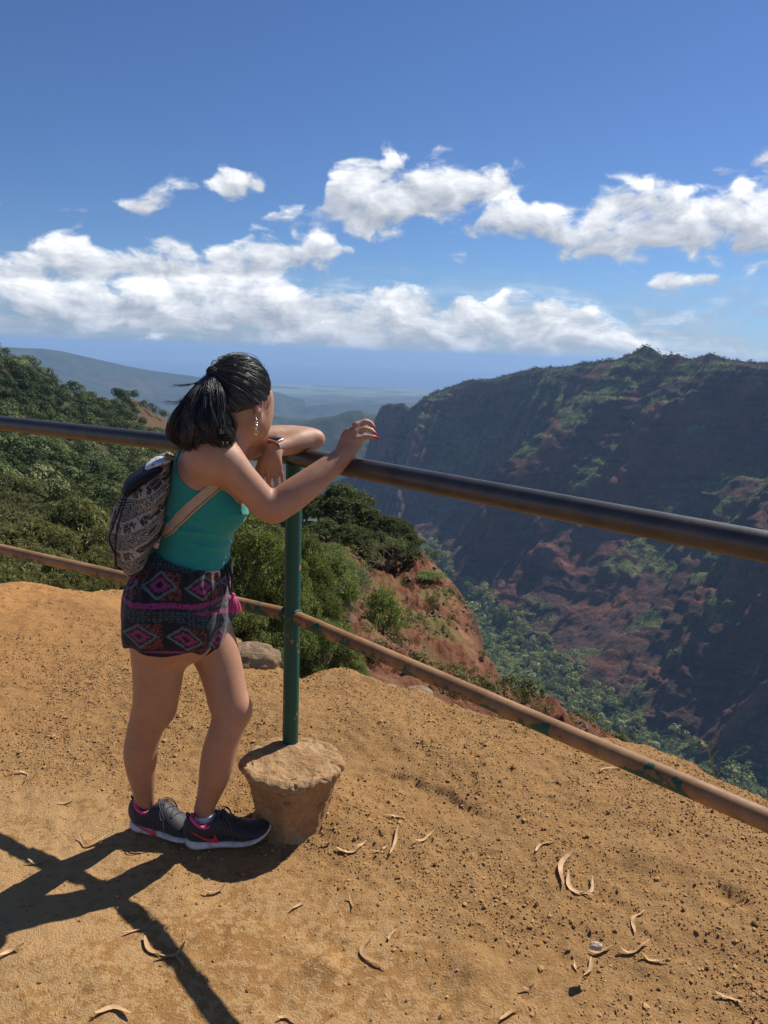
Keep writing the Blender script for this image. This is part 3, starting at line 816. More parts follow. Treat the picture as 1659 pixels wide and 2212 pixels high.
def make_shoe(heel, az, foot_az_lbl, swoosh, lift_toe, label, leg):
    F, R = fr(RAD(az)); h = np.asarray(heel, float)
    L3 = lambda x, y, z: h + F * x + R * y + UP * z
    sh = empty('shoe', h); put_under(sh, person); sh['label'] = label
    lo = np.minimum(h, h + F * .3) - np.array([.09, .09, .02]); hi = np.maximum(h, h + F * .3) + np.array([.09, .09, .19])
    V = Vox(lo, hi, .0022)
    T = lift_toe
    V.loft([(L3(.018, 0, .062), R, .027, .044), (L3(.035, 0, .064), R, .035, .050), (L3(.07, 0, .062), R, .039, .050), (L3(.105, 0, .060), R, .039, .049), (L3(.14, 0, .052), R, .041, .036), (L3(.175, 0, .043), R, .045, .029),
            (L3(.21, 0, .038 + .3 * T), R, .043, .022), (L3(.235, 0, .037 + .6 * T), R, .035, .017), (L3(.252, 0, .038 + .9 * T), R, .022, .010)], k=.004, sub=4)
    V.loft([(L3(.078, 0, .085), R, .026, .020), (L3(.100, 0, .098), R, .023, .014), (L3(.112, 0, .098), R, .022, .010)], k=.012)
    V.loft([(L3(.055, 0, .108), F, .038, .027), (L3(.057, 0, .13), F, .044, .033), (L3(.057, 0, .17), F, .05, .05)], k=.003, op='sub')
    V.loft([(L3(.055, -.06, .103), F, .026, .021), (L3(.055, .06, .103), F, .026, .021)], k=.006, op='sub')
    v, f = V.mesh(2)
    mesh_obj('upper', v, f, cloth_k.m, sh)
    V2 = Vox(lo, hi, .0022)
    V2.loft([(L3(.012, 0, .022), R, .026, .017), (L3(.03, 0, .020), R, .036, .021), (L3(.07, 0, .020), R, .038, .020), (L3(.11, 0, .019), R, .037, .018), (L3(.15, 0, .017), R, .043, .016), (L3(.19, 0, .017 + .15 * T), R, .047, .015),
             (L3(.225, 0, .020 + .5 * T), R, .041, .012), (L3(.248, 0, .026 + .9 * T), R, .029, .010), (L3(.260, 0, .033 + 1.2 * T), R, .016, .007)], k=.004, sub=4)
    v, f = V2.mesh(2)
    mesh_obj('sole', v, f, solem.m, sh)
    # pink lining round the collar
    m = MB(); th = np.linspace(0, 2 * pi, 41)
    ring = []
    for t_ in th:
        x = .058 - .043 * math.cos(t_); y = .0315 * math.sin(t_)
        z = .103 + .005 * math.cos(t_) - .021 * math.sin(t_) ** 2
        ring.append(L3(x, y, z))
    m.tube(ring, .0056, 8, cap=False); m.build('collar_lining', pinkm, sh)
    m = MB(); pts = catmull([L3(.016, 0, .092), L3(.004, 0, .106), L3(.000, 0, .117), L3(.010, 0, .113), L3(.020, 0, .103)], 14)
    g = np.stack([pts - R * .007, pts + R * .007], 1); m.grid(g); m.grid(g[:, ::-1] + UP * .0015); m.build('pull_tab', blackm, sh)
    # laces
    m = MB()
    for i in range(5):
        x = .108 + i * .014; z = V
        a_ = []
        for s_ in np.linspace(-1, 1, 9):
            y = s_ * .022; zz = .13
            ztest = np.linspace(.13, .03, 60); pp = np.array([L3(x + .006 * s_ * (1 if i % 2 else -1), y, q) for q in ztest])
            val = V.sample(pp); j = np.argmax(val < 0); a_.append(pp[j] + UP * .002)
        m.tube(np.array(a_), .0022, 5)
    def topz(x, y):
        zt = np.linspace(.14, .0, 80); pp = np.array([L3(x, y, q) for q in zt]); j = np.argmax(V.sample(pp) < 0)
        return pp[j]
    for sg, ex in ((1, .05), (-1, .04)):
        c0 = L3(.112, 0, .108)
        p = [c0, L3(.112, sg * .018, .118), L3(.128, sg * .036, .104), topz(.14, sg * .034) + UP * .004 + R * sg * .006, L3(.128, sg * .040, .080), L3(.114, sg * .022, .108), c0]
        m.tube(catmull(p, 36), .0018, 5)
        p = [c0, L3(.120, sg * .016, .116), L3(.134, sg * .036, .092), L3(.142, sg * .047, .06), L3(.146, sg * .052, .042)]
        m.tube(catmull(p, 24), .0018, 5)
    for i in range(9):
        q = rng.uniform(-1, 1, 3) * np.array([.012, .012, .005]); m.tube(catmull([c0 - q, c0 + UP * .004, c0 + q], 7), .0022, 5)
    m.build('laces', lacem, sh)
    # emblem
    pol = catmull(np.array(swoosh + [swoosh[0]], float), 60)[:-1]
    V3 = V.copy(); V3.D = np.minimum(V.D, V2.D)
    xs = np.arange(pol[:, 0].min(), pol[:, 0].max(), .55); ys = np.arange(pol[:, 1].min(), pol[:, 1].max() + .5, .55)
    # strips: two boundary curves, back to hook
    n = len(swoosh) // 2
    up = catmull(np.array(swoosh[:n]), 26); dn = catmull(np.array(swoosh[n:])[::-1], 26)
    g = np.array([[V3.hit(*(a * (1 - s_) + b * s_), lift=.0012) for s_ in np.linspace(0, 1, 7)] for a, b in zip(up, dn)])
    m = MB(); m.grid(g); m.grid(g[:, ::-1] * 1.0); m.build('swoosh_emblem', redm, sh)
    # sock
    a, b, r = leg
    m = Vox(np.minimum(a, b) - .07, np.maximum(a, b) + .07, .003)
    m.loft([(a, R, r * .80, r * 1.08), (a * .5 + b * .5, R, r * .82, r * 1.08), (b, R, r * .82, r * 1.1)], k=.002, clip=[(a, nrm(a - b))])
    X, Y, Z = m.ax[0][:, None, None], m.ax[1][None, :, None], m.ax[2][None, None, :]
    m.D -= (.0012 * np.sin(Z * 900 + 3 * np.sin(X * 80))).astype(np.float32)
    v, f = m.mesh(1)
    mesh_obj('sock', v, f, sockm.m, person)
    return V3
_sw = lambda pts: [(263.3 + x * .1984, 1689.7 + y * .1984) for x, y in pts]
swl = _sw([(750, 533), (810, 566), (880, 600), (950, 617), (1000, 607), (1003, 563), (1055, 640), (1050, 665), (1000, 658), (920, 634), (830, 594), (748, 535)])
swr = _sw([(100, 425), (150, 456), (230, 496), (300, 524), (333, 518), (338, 478), (374, 560), (366, 584), (310, 563), (230, 523), (150, 473), (98, 427)])
make_shoe(PZ(287, 1786, 0), 105, 0, swr, .006, None, (P(315, 1746, 2.25), P(322, 1775, 2.25), .034))
make_shoe(PZ(403, 1829, 0), 79, 0, swl, .018, None, (P(440, 1756, 2.194), P(445, 1790, 2.194), .0385))
# ------------------------------------------------------------------ hair
hairm = NT('black_hair'); _i = hairm.attr('shade', 'Fac')
hairm.set(color=hairm.mix(hairm.math('POWER', _i, 2.2), (.005, .004, .004), (.060, .047, .041)), rough=hairm.math('ADD', .30, hairm.math('MULTIPLY', _i, .2)), spec=.55)
TIE = hp(-.012, -.108, .085)
def make_hair():
    V = Vox(HO - .24, HO + .20, .0032)
    S = HS
    def clipn(p, n): 
        n = nrm(HA[0] * n[0] + HA[1] * n[1] + HA[2] * n[2]); return (hp(*p), n)
    V.ell(hp(0, -.012, .048), np.array((.087, .106, .097)) * S, HA, k=.01)
    V.ell(hp(0, -.050, .012), np.array((.074, .070, .080)) * S, HA, k=.03)
    # the face and nape stay free
    Dc = V.D.copy()
    X, Y, Z = V.ax[0][:, None, None], V.ax[1][None, :, None], V.ax[2][None, None, :]
    q = [X - HO[0], Y - HO[1], Z - HO[2]]
    r_, f_, u_ = [(q[0] * a[0] + q[1] * a[1] + q[2] * a[2]) / S for a in HA]
    wob = .003 * np.sin(u_ * 170 + r_ * 90)
    line = np.where(u_ > .022, .045 + (u_ - .022) * .55 + .03 * np.clip(u_ - .075, 0, 1), .045 - (.022 - u_) * 2.6)
    cut = f_ - line - wob
    nape = (-.078 + .55 * np.maximum(f_ + .06, 0)) - u_
    V.D = np.maximum(V.D, np.maximum(cut, nape).astype(np.float32) * .8)
    V.loft([(hp(-.004, -.095, .078), HA[0], .020, .022), (TIE, HA[0], .015, .016)], k=.02)
    # combed relief running back to the tie
    P_ = np.stack(np.broadcast_arrays(X, Y, Z), -1)
    d = nrm(TIE - (HO + HA[2] * .04)); a1 = nrm(np.cross(d, HA[2])); a2 = np.cross(d, a1)
    e = P_ - (HO + HA[2] * .04)
    ang = np.arctan2(e @ a1, e @ a2)
    V.D -= (.0011 * np.sin(ang * 60 + 2 * np.sin(ang * 9)) + .0016 * np.sin(ang * 23 + 3)).astype(np.float32)
    v, f = V.mesh(1)
    hair = mesh_obj('hair', v, f, hairm.m, person, colors={'shade': np.repeat((.15 + .5 * vnoise(v[:, 0] * 200, v[:, 1] * 200, v[:, 2] * 200))[:, None], 3, 1)})
    # strands combed to the tie
    m = MB(); shade = []
    C0 = hp(0, -.012, .04); td = nrm(TIE - C0)
    srf = []
    rs = np.linspace(.03, .16, 66)
    def surf(dirs):
        pts = C0 + dirs[..., None, :] * rs[:, None]
        val = V.sample(pts); last = (val < 0)
        k = rs[np.where(last.any(-1), (last * np.arange(len(rs))).max(-1), 0)]
        return k
    n = 0; tries = 0
    while n < 1500 and tries < 6000:
        tries += 1
        dd = nrm(rng.normal(size=3)); dd = nrm(dd + HA[1] * .35)
        k = surf(dd[None])[0]
        p = C0 + dd * k
        if k < .05 or V.sample(p[None] )[0] > .006: continue
        L = rng.uniform(.45, 1.0)
        om = math.acos(np.clip(dd @ td, -1, 1))
        if om < .35: continue
        t = np.linspace(0, L, 12)
        dirs = (np.sin((1 - t) * om)[:, None] * dd + np.sin(t * om)[:, None] * td) / math.sin(om)
        sag = nrm(np.cross(dd, td)); amp = rng.normal(0, .05)
        dirs = nrm(dirs + np.sin(t * pi)[:, None] * (sag * amp - HA[2] * .10 * (dirs @ HA[1] > -.5)[:, None]))
        kk = surf(dirs)
        kk = np.convolve(np.r_[kk[0], kk, kk[-1]], [.25, .5, .25], 'valid') + rng.uniform(-.0006, .0022)
        pts = C0 + dirs * kk[:, None]
        if rng.uniform() < .04: pts += np.sin(t / L * pi)[:, None] * dirs * rng.uniform(.004, .012)
        m.tube(pts, np.linspace(.0009, .0006, 12), 4, cap=False)
        shade.append(np.full(12 * 4, rng.uniform(0, 1) ** 1.5)); n += 1
    # ponytail
    cp = [TIE, P(449, 822, 2.10), P(440, 850, 2.075), P(434, 885, 2.062), P(436, 920, 2.058), P(443, 952, 2.062), P(452, 978, 2.07)]
    hw = np.array([.012, .026, .049, .068, .080, .076, .058]); 
    ctr = catmull(cp, 40); wid = np.interp(np.linspace(0, 1, 40), np.linspace(0, 1, 7), hw)
    latv = nrm(CAM_R * .95 + CAM_U * .15); dep = nrm(np.cross(latv, UP))
    Vp = Vox(np.min(cp, 0) - .14, np.max(cp, 0) + .14, .004)
    Vp.loft([(c, latv, w_ * .70, w_ * .40) for c, w_ in zip(cp[:-1], hw)], k=.01)
    v, f = Vp.mesh(2)
    v = v + (fbm(v[:, 0] * 60, v[:, 1] * 60, v[:, 2] * 14, 3)[:, None] - .5) * .012
    pt = mesh_obj('ponytail', v, f, hairm.m, person, colors={'shade': np.repeat((.1 + .3 * vnoise(v[:, 0] * 300, v[:, 1] * 300, v[:, 2] * 60))[:, None], 3, 1)})
    mp = MB(); shp = []
    K = 85; lk = []
    for i in range(K):
        th = rng.uniform(0, 2 * pi); rad = math.sqrt(rng.uniform(.05, 1.0)) if i % 5 else rng.uniform(.95, 1.15)
        lk.append((rad * cos(th), rad * sin(th), rng.uniform(.70, 1.12), rng.uniform(0, 6.28), rng.uniform(7, 15), rng.uniform(.009, .021), rng.normal(0, .028), rng.normal(0, .014), rng.uniform(0, 1) ** 1.3))
    for i in range(3800):
        ki = rng.integers(0, K); ca, cb, LL, ph, fr_, am, ce, cd, sh_ = lk[ki]; lim = 1.18 if ki % 5 == 0 else 1.0
        oa, ob = rng.normal(0, .15, 2)
        L = LL * rng.uniform(.88, 1.03); s_ = np.linspace(0 if rng.uniform() < .8 else rng.uniform(0, .3), L, 18); ii = np.clip(s_, 0, 1) * 39
        c = np.stack([np.interp(ii, np.arange(40), ctr[:, j]) for j in range(3)], 1); ww = np.interp(ii, np.arange(40), wid)
        sp = 1 - .55 * np.clip((s_ - .35) / .65, 0, 1)
        a, b = ca + oa * sp, cb + ob * sp
        q = np.maximum(np.hypot(a, b), lim); a, b = a / q * lim, b / q * lim
        wav = am * np.sin(s_ * fr_ + ph + rng.normal(0, .25)) * s_ + .0016 * np.sin(s_ * 21 + rng.uniform(0, 6)) * s_
        wv2 = am * np.cos(s_ * fr_ * .8 + ph * 1.7) * s_
        end = np.clip((s_ - .62) / .38, 0, 1.3) ** 1.5; c = c - UP * (np.maximum(s_ - 1, 0) * .22)[:, None]
        pts = c + latv * (a * ww * .93 + wav + end * (ce + rng.normal(0, .003)))[:, None] + dep * (b * ww * .56 + wv2 + end * cd)[:, None] + UP * (end * abs(ce) * .6 + rng.normal(0, .004) * end)[:, None]
        mp.tube(pts, np.linspace(.0012, .0006, 18), 4, cap=False)
        shp.append(np.full(18 * 4, np.clip(sh_ * .6 + rng.uniform(0, 1) ** 2 * .6, 0, 1)))
    def at_(f_): return np.array([np.interp(f_ * 39, np.arange(40), ctr[:, j]) for j in range(3)])
    for tip, k, f0, cv in (((360, 866), 7, .22, -.016), ((374, 834), 5, .12, -.006), ((370, 908), 5, .4, -.008), ((378, 935), 5, .5, -.006), ((388, 960), 6, .6, -.004), ((507, 947), 5, .6, -.004), ((497, 968), 6, .7, 0), ((420, 984), 6, .7, 0), ((455, 986), 6, .7, 0), ((477, 978), 5, .7, 0)):
        for i in range(k):
            e = P(tip[0] + rng.normal(0, 3), tip[1] + rng.normal(0, 2.5), 2.075)
            f_ = f0 + rng.uniform(-.05, .08); st = at_(f_); wv = np.interp(f_ * 39, np.arange(40), wid)
            sd = float(np.clip((e - st) @ latv / wv, -1, 1)); st = st + latv * sd * wv * .85
            root = at_(f_ * .45) + latv * sd * np.interp(f_ * .45 * 39, np.arange(40), wid) * .8
            mid = st * .45 + e * .55 + UP * (cv + rng.normal(0, .002))
            pts = catmull([root, st, mid, e], 18)
            mp.tube(pts, np.linspace(.0010, .0004, 18), 4, cap=False); shp.append(np.full(72, rng.uniform(0, .4)))
    mp.build('hair_strands', hairm.m, pt, colors={'shade': np.repeat(np.concatenate(shp)[:, None], 3, 1)})
    for i in range(60):
        dd = nrm(HA[2] * rng.uniform(.4, 1) + HA[1] * rng.uniform(-.6, .8) + HA[0] * rng.normal(0, .5)); k = surf(dd[None])[0]
        p = C0 + dd * (k - .002); tg = nrm(np.cross(dd, rng.normal(size=3)) - HA[1] * .7)
        ln = rng.uniform(.02, .045); q1 = C0 + nrm(p + tg * ln * .5 - C0) * (k + rng.uniform(.002, .007)); q2 = C0 + nrm(p + tg * ln - C0) * (k + rng.uniform(.0, .010))
        pts = catmull([p, q1, q2], 9)
        m.tube(pts, .0005, 4, cap=False); shade.append(np.full(36, .3))
    for q in ([(581, 850), (583, 868), (577, 884), (580, 896)], [(576, 856), (577, 872), (573, 886)], [(508, 908), (514, 918), (508, 930), (500, 932)]):
        pts = catmull([BV.hit(x, y, lift=.002) for x, y in q], 12); m.tube(pts, .0006, 4, cap=False); shade.append(np.full(48, .2))
    m.build('hair_strands', hairm.m, hair, colors={'shade': np.repeat(np.concatenate(shade)[:, None], 3, 1)})
    mt = MB(); th = np.linspace(0, 2 * pi, 25); ax = nrm(cp[1] - TIE); A = nrm(np.cross(ax, UP)); B = np.cross(ax, A)
    for dz in (-.004, .002):
        mt.tube([TIE + ax * (dz + .006) + (A * cos(t_) + B * sin(t_)) * .017 for t_ in th], .004, 8, cap=False)
    mt.build('hair_tie', black, person)
make_hair()

# ---- earring
silver = flat('silver', (.7, .66, .6), .2, metal=1.0)
m = MB(); e0 = BV.hit(553, 893, lift=.003)
def bead(m, c, r):
    th = np.linspace(0, pi, 7); ph = np.linspace(0, 2 * pi, 11)
    m.grid(c + r * np.stack([np.sin(th)[:, None] * np.cos(ph), np.sin(th)[:, None] * np.sin(ph), np.cos(th)[:, None] * np.ones_like(ph)], -1))
m.tube([e0, e0 - UP * .012], .0009, 6)
for i, (dx, dz, r) in enumerate([(0, .012, .0026), (.001, .017, .0022), (-.002, .023, .0035), (.003, .026, .0035), (-.001, .030, .0032), (.002, .034, .0035), (-.002, .038, .003), (0, .041, .0028)]):
    bead(m, e0 + CAM_R * dx - UP * dz - CAM_F * .001, r)
th = np.linspace(0, 2 * pi, 17)
m.tube([e0 - UP * (.051) + CAM_R * .004 * cos(a) + UP * .008 * sin(a) for a in th], .0012, 6, cap=False)
m.build('earring', silver, person)

# ---- wristwatch
wc = P(596, 961, 2.292); arm_ax = nrm(P(640, 955, 2.365) - P(592, 974, 2.284))
wup = nrm(UP - arm_ax * (UP @ arm_ax) - CAM_F * .25); wup = nrm(wup - arm_ax * (wup @ arm_ax)); ws = np.cross(arm_ax, wup)
watch = empty('wristwatch', wc); put_under(watch, person)
def rbox(m, c, A, B, C, a, b, h, rr, n=6):
    """rounded slab"""
    pr = []
    for cx, cy, t0 in ((1, 1, 0), (-1, 1, pi / 2), (-1, -1, pi), (1, -1, 1.5 * pi)):
        for t_ in np.linspace(t0, t0 + pi / 2, n): pr.append((cx * (a - rr) + rr * cos(t_), cy * (b - rr) + rr * sin(t_)))
    pr = np.array(pr); k = len(pr); e = h * .35
    lv = [(.0, -h), (1 - e / a, -h), (1, -h + e), (1, h - e), (1 - e / a, h), (0, h)]
    g = np.array([[c + A * x * s_ + B * y * s_ + C * z for x, y in np.vstack([pr, pr[:1]])] for s_, z in lv]); m.grid(g[:, ::-1])
gold = flat('rose_gold', (.72, .50, .38), .25, metal=.9)
cz = wc + wup * .016
m = MB(); rbox(m, cz, arm_ax, ws, wup, .0165, .0195, .0055, .006)
m.tube([cz + arm_ax * .0165 + ws * .008, cz + arm_ax * .0195 + ws * .008], .0032, 8); m.build('watch_case', gold, watch)
m = MB(); rbox(m, cz + wup * .0052, arm_ax, ws, wup, .0150, .0180, .0012, .005); m.build('watch_screen', flat('dark_glass', (.006, .008, .014), .08, spec=.7), watch)
m = MB(); th = np.linspace(-.55, pi + .55, 36) + pi
ring = [wc - wup * .003 + (ws * cos(t_) * .0245 + wup * sin(t_) * .0215) for t_ in np.linspace(.55 + pi / 2, 2 * pi - .55 + pi / 2, 36)]
g = np.array([[p - arm_ax * w_, p + arm_ax * w_] for p, w_ in zip(ring, np.full(36, .0105))]); o_ = np.array([nrm(p - wc) * .0022 for p in ring])[:, None]
m.grid(g + o_); m.grid(g[:, ::-1]); m.grid(np.stack([g[:, 0], g[:, 0] + o_[:, 0]], 1)); m.grid(np.stack([g[:, 1] + o_[:, 0], g[:, 1]], 1)); m.build('watch_band', flat('blush_band', (.42, .25, .20), .55), watch)

# ------------------------------------------------------------------ backpack
pack = empty('backpack', P(300, 1215, 2.14))
tag(pack, 'cream and black elephant print backpack with a dark flap on the woman\'s back', 'backpack')
def make_pack():
    V = Vox(P(300, 1120, 2.14) - np.array([.22, .22, .26]), P(300, 1120, 2.14) + np.array([.24, .24, .26]), .0026)
    lat = TR * .97 + TF * -.1
    V.loft([(P(282, 1218, 2.14), TF, .020, .075), (P(289, 1196, 2.14), TF, .048, .115), (P(292, 1160, 2.145), TF, .068, .13), (P(302, 1120, 2.15), TF, .070, .13), (P(317, 1078, 2.155), TF, .063, .12), (P(333, 1042, 2.16), TF, .048, .105), (P(352, 1008, 2.165), TF, .028, .075), (P(362, 992, 2.17), TF, .016, .04)], k=.01, sub=5)
    X, Y, Z = V.ax[0][:, None, None], V.ax[1][None, :, None], V.ax[2][None, None, :]
    r_ = X * TR[0] + Y * TR[1]; f_ = X * TF[0] + Y * TF[1]
    V.D -= (.006 * np.sin(r_ * 48 + 7 * np.sin(Z * 11) + f_ * 20) + .0035 * np.sin(r_ * 95 - f_ * 60 + Z * 25) * np.clip((Z - .95) * 8, .2, 1)).astype(np.float32)
    V.D = np.maximum(V.D, (-(TV_at(V) - .002)).astype(np.float32))
    v, f = V.mesh(2)
    c = P(300, 1130, 2.14); d = v - c
    s_ = d @ TF; l_ = d @ TR; z = d[:, 2]
    al = RAD(24)
    u = s_ * cos(al) + z * sin(al) + l_ * .8; w_ = z * cos(al) - s_ * sin(al) + .010 * np.sin(l_ * 18) + .22 * l_
    per = .070; row = np.floor(w_ / per); q = (w_ / per) % 1
    col = np.tile(np.array((.37, .325, .265)), (len(v), 1)); K = np.array((.026, .025, .028))
    n1 = vnoise(v[:, 0] * 420, v[:, 1] * 420, v[:, 2] * 420, 4)
    def pt(mk, c_=K): col[mk] = c_
    for e in (.02, .07, .50, .55): pt(np.abs(q - e) < .013)
    # lozenges and chevrons
    g = (q > .085) & (q < .49); qq = (q - .285) / .20
    uu = (u / .034) % 1; lo = np.abs(uu - .5) * 2 + np.abs(qq)
    pt(g & (lo < .95)); pt(g & (lo < .74), (.37, .325, .265)); pt(g & (lo < .55)); pt(g & (lo < .24), (.37, .325, .265))
    tri = g & (lo >= 1.12); pt(tri & (((np.abs(qq) * 3.2) % 1) < .62)); 
    # walking elephants
    eg = (q > .56); ey = (q - .57) / .44; ex = ((u + row * .017) / .054) % 1 * 1.45
    E = ((ex - .62) / .36) ** 2 + ((ey - .58) / .27) ** 2 < 1
    E |= ((ex - 1.02) / .17) ** 2 + ((ey - .66) / .20) ** 2 < 1
    E |= (np.abs(ex - 1.17 - .06 * np.sin(ey * 6)) < .055) & (ey < .66) & (ey > .16)
    for lx in (.36, .52, .74, .90): E |= (np.abs(ex - lx) < .065) & (ey > .07) & (ey < .5)
    E |= (np.abs(ex - .24 + (ey - .5) * .15) < .022) & (ey > .25) & (ey < .66)
    ear = np.abs(((ex - .93) / .12) ** 2 + ((ey - .66) / .18) ** 2 - .75) < .3
    bl = np.abs(((ex - .62) / .22) ** 2 + ((ey - .60) / .19) ** 2 - .8) < .22
    pt(eg & E); pt(eg & E & ear, (.28, .24, .19)); pt(eg & E & bl, (.25, .215, .17))
    pt(eg & ~E & (np.hypot((ex - 1.32) * .8, (ey - .55)) < .085)); pt(eg & ~E & (np.hypot((ex - .12) * .8, (ey - .82)) < .06))
    t = NT('printed_canvas'); t.set(color=t.mix(t.ramp(t.noise(t.coord('Object'), 220, 3), [(.3, 0), (.8, .35)]), t.attr('print'), (.12, .10, .085)), rough=.9, spec=.15)
    t.bump(t.noise(t.coord('Object'), 320, 3), .3, .002)
    mesh_obj('bag_body', v, f, t.m, pack, colors={'print': col})
    # flap
    Vf = Vox(V.lo, V.lo + V.h * V.n, .003)
    Vf.loft([(P(277, 1054, 2.13), UP * .8 - TF * .55, .016, .085), (P(294, 1038, 2.135), UP * .8 - TF * .55, .021, .105), (P(318, 1023, 2.145), UP * .8 - TF * .55, .019, .11), (P(345, 1009, 2.155), UP * .8 - TF * .55, .012, .10)], k=.01, sub=5)
    X, Y, Z = Vf.ax[0][:, None, None], Vf.ax[1][None, :, None], Vf.ax[2][None, None, :]
    Vf.D -= (.003 * np.sin((X * TR[0] + Y * TR[1]) * 60 + Z * 60)).astype(np.float32)
    v, f = Vf.mesh(2); mesh_obj('flap', v, f, flat('dark_satin', (.008, .007, .008), .6, spec=.25), pack)
    Vw = Vox(V.lo, V.lo + V.h * V.n, .003)
    Vw.loft([(P(322, 1006, 2.15), UP * .85 - TF * .4, .010, .06), (P(341, 997, 2.155), UP * .85 - TF * .4, .012, .075), (P(362, 992, 2.165), UP * .85 - TF * .4, .008, .055)], k=.006)
    v, f = Vw.mesh(1); wl = NT('white_lining'); wl.set(color=wl.mix(wl.ramp(wl.noise(wl.coord('Object'), 60, 3), [(.55, 0), (.7, 1)]), (.62, .61, .60), (.12, .12, .13)), rough=.8); mesh_obj('lining', v, f, wl.m, pack)
    m = MB(); m.tube([P(357, 988, 2.10), P(366, 985, 2.105)], [.008, .009], 10); m.tube([P(366, 986, 2.105), P(373, 990, 2.11)], .0075, 10); m.build('toggle', flat('horn_toggle', (.12, .085, .06), .4), pack)
    # cords
    m = MB()
    for q in ([(272, 1062, 2.04), (258, 1100, 2.03), (243, 1140, 2.04), (236, 1162, 2.05), (241, 1182, 2.05), (249, 1200, 2.05), (250, 1222, 2.06)],
              [(276, 1066, 2.035), (262, 1110, 2.02), (252, 1150, 2.02), (249, 1190, 2.03), (251, 1226, 2.05)]):
        m.tube(catmull([P(*p) for p in q], 30), .0026, 6)
    m.build('drawcord', black, pack)
    m = MB(); m.tube([P(250, 1220, 2.05), P(250, 1229, 2.05)], [.005, .007], 8); m.build('cord_bead', flat('red_wood', (.10, .02, .015), .5), pack)
    # strap across the ribs
    ln = catmull([(476, 1042), (458, 1057), (441, 1071), (421, 1089), (403, 1106), (386, 1124), (372, 1139), (361, 1150), (352, 1158)], 40)
    wd = np.interp(np.linspace(0, 1, 40), [0, .15, .5, .8, 1], [10.5, 12, 13, 11.5, 5.5])
    tg = nrm(np.gradient(ln, axis=0)); nn = np.stack([-tg[:, 1], tg[:, 0]], 1)
    g = []
    for p, n_, w2 in zip(ln, nn, wd):
        g.append([TV.hit(*(p + n_ * w2 * a), lift=.0045 + .002 * (1 - a * a)) for a in np.linspace(-1, 1, 7)])
    g = np.array(g); inn = g - np.array([TV.normal(r) for r in g]) * .0025
    m = MB(); m.grid(g); m.grid(inn[:, ::-1]); m.grid(np.stack([inn[:, 0], g[:, 0]], 1)); m.grid(np.stack([g[:, -1], inn[:, -1]], 1))
    t = NT('cream_webbing'); t.set(color=t.mix(t.noise(t.coord('Object'), 60, 4), (.34, .23, .135), (.47, .34, .22)), rough=.85)
    t.bump(t.noise(t.coord('Object'), 350, 2), .4, .002); m.build('strap', t.m, pack)
    m = MB(); e = g[:, 1]; e2 = g[:, 5]
    m.tube(e + .0012 * nrm(CAM_P - e), .0012, 4); m.build('strap_seam', flat('brown_thread', (.13, .08, .05), .9), pack)
    m = MB(); m.tube(catmull([g[-1, 3], P(345, 1164, 2.06), P(339, 1177, 2.05)], 8), .0022, 6); m.tube([P(341, 1172, 2.05), P(336, 1182, 2.05)], [.006, .008], 8); m.build('strap_cord', flat('tan_cord', (.36, .25, .16), .8), pack)
    m = MB(); a, b = g[0, 0], g[0, -1]
    m.tube([a + .003 * (CAM_P - a), (a + b) / 2 + .004 * (CAM_P - a), b + .003 * (CAM_P - b)], .0052, 8); m.build('strap_buckle', flat('brass', (.75, .58, .34), .25, metal=.9), pack)
def TV_at(V):
    g = np.stack(np.meshgrid(*V.ax, indexing='ij'), -1)
    inside = np.all((g > TV.lo) & (g < TV.lo + TV.h * (TV.n - 1)), -1)
    r = TV.sample(g); return np.where(inside, r, .5)
make_pack()
# ------------------------------------------------------------------ railing
RAILD_L = np.array([-sin(RAD(62)), cos(RAD(62)), 0])
RAILD_R = np.array([cos(RAD(45.5)), -sin(RAD(45.5)), 0])
POST_Y = 2.42
J1 = P(636, 985, POST_Y); J2 = P(630, 1330, POST_Y); J0 = P(627, 1600, POST_Y)
railing = empty('railing', (J0[0], J0[1], 0))
tag(railing, 'green pipe railing with worn rusty rails set in a round concrete footing', 'railing')
def rust(name, green, under):
    t = NT(name); c = t.coord('Object')
    n1 = t.noise(c, 9, 6, .65); n2 = t.noise(c, 45, 5, .6); n3 = t.noise(c, 240, 3)
    rusty = t.mix(n2, (.32, .165, .058), (.15, .068, .028))
    rusty = t.mix(t.ramp(n1, [(.45, 0), (.6, .7)]), rusty, (.37, .20, .09))
    g = t.mix(n2, (.011, .090, .054), (.008, .055, .036))
    und = t.math('MULTIPLY', t.math('SUBTRACT', 0.0, t.sep(t.geo('Normal'))[2]), under)
    f = t.ramp(t.math('SUBTRACT', t.math('ADD', t.math('MULTIPLY', n1, .75), t.math('MULTIPLY', n2, .3)), und), [(green, 0), (green + .02, 1)])
    t.set(color=t.mix(f, g, rusty), rough=t.math('ADD', .42, t.math('MULTIPLY', n2, .3)), spec=.4)
    t.bump(t.math('ADD', f, t.math('MULTIPLY', n3, .2)), .25, .002)
    return t.m
greenm = rust('green_paint', .62, 0); rustm = rust('rusty_paint', .468, .09)
t = NT('worn_steel'); c = t.coord('Object')
n = t.noise(c, 14, 6); n2 = t.noise(c, 160, 3)
z = t.sep(t.geo('Normal'))[2]
t.set(color=t.mix(t.ramp(n, [(.35, 0), (.7, 1)]), (.042, .040, .040), (.085, .070, .055)), rough=t.math('ADD', .30, t.math('MULTIPLY', n2, .2)), metal=.35, spec=.7)
t.bump(n2, .12, .002); steelm = t.m
def pipe(name, a, b, r, mat, n=40):
    m = MB(); pts = np.linspace(a, b, n); m.tube(pts, r, 28); return m.build(name, mat, railing)
R1, R2, RP = .030, .0225, .0268
pipe('top_rail', J1 - RAILD_L * .0, J1 + RAILD_L * 5.2, R1, steelm)
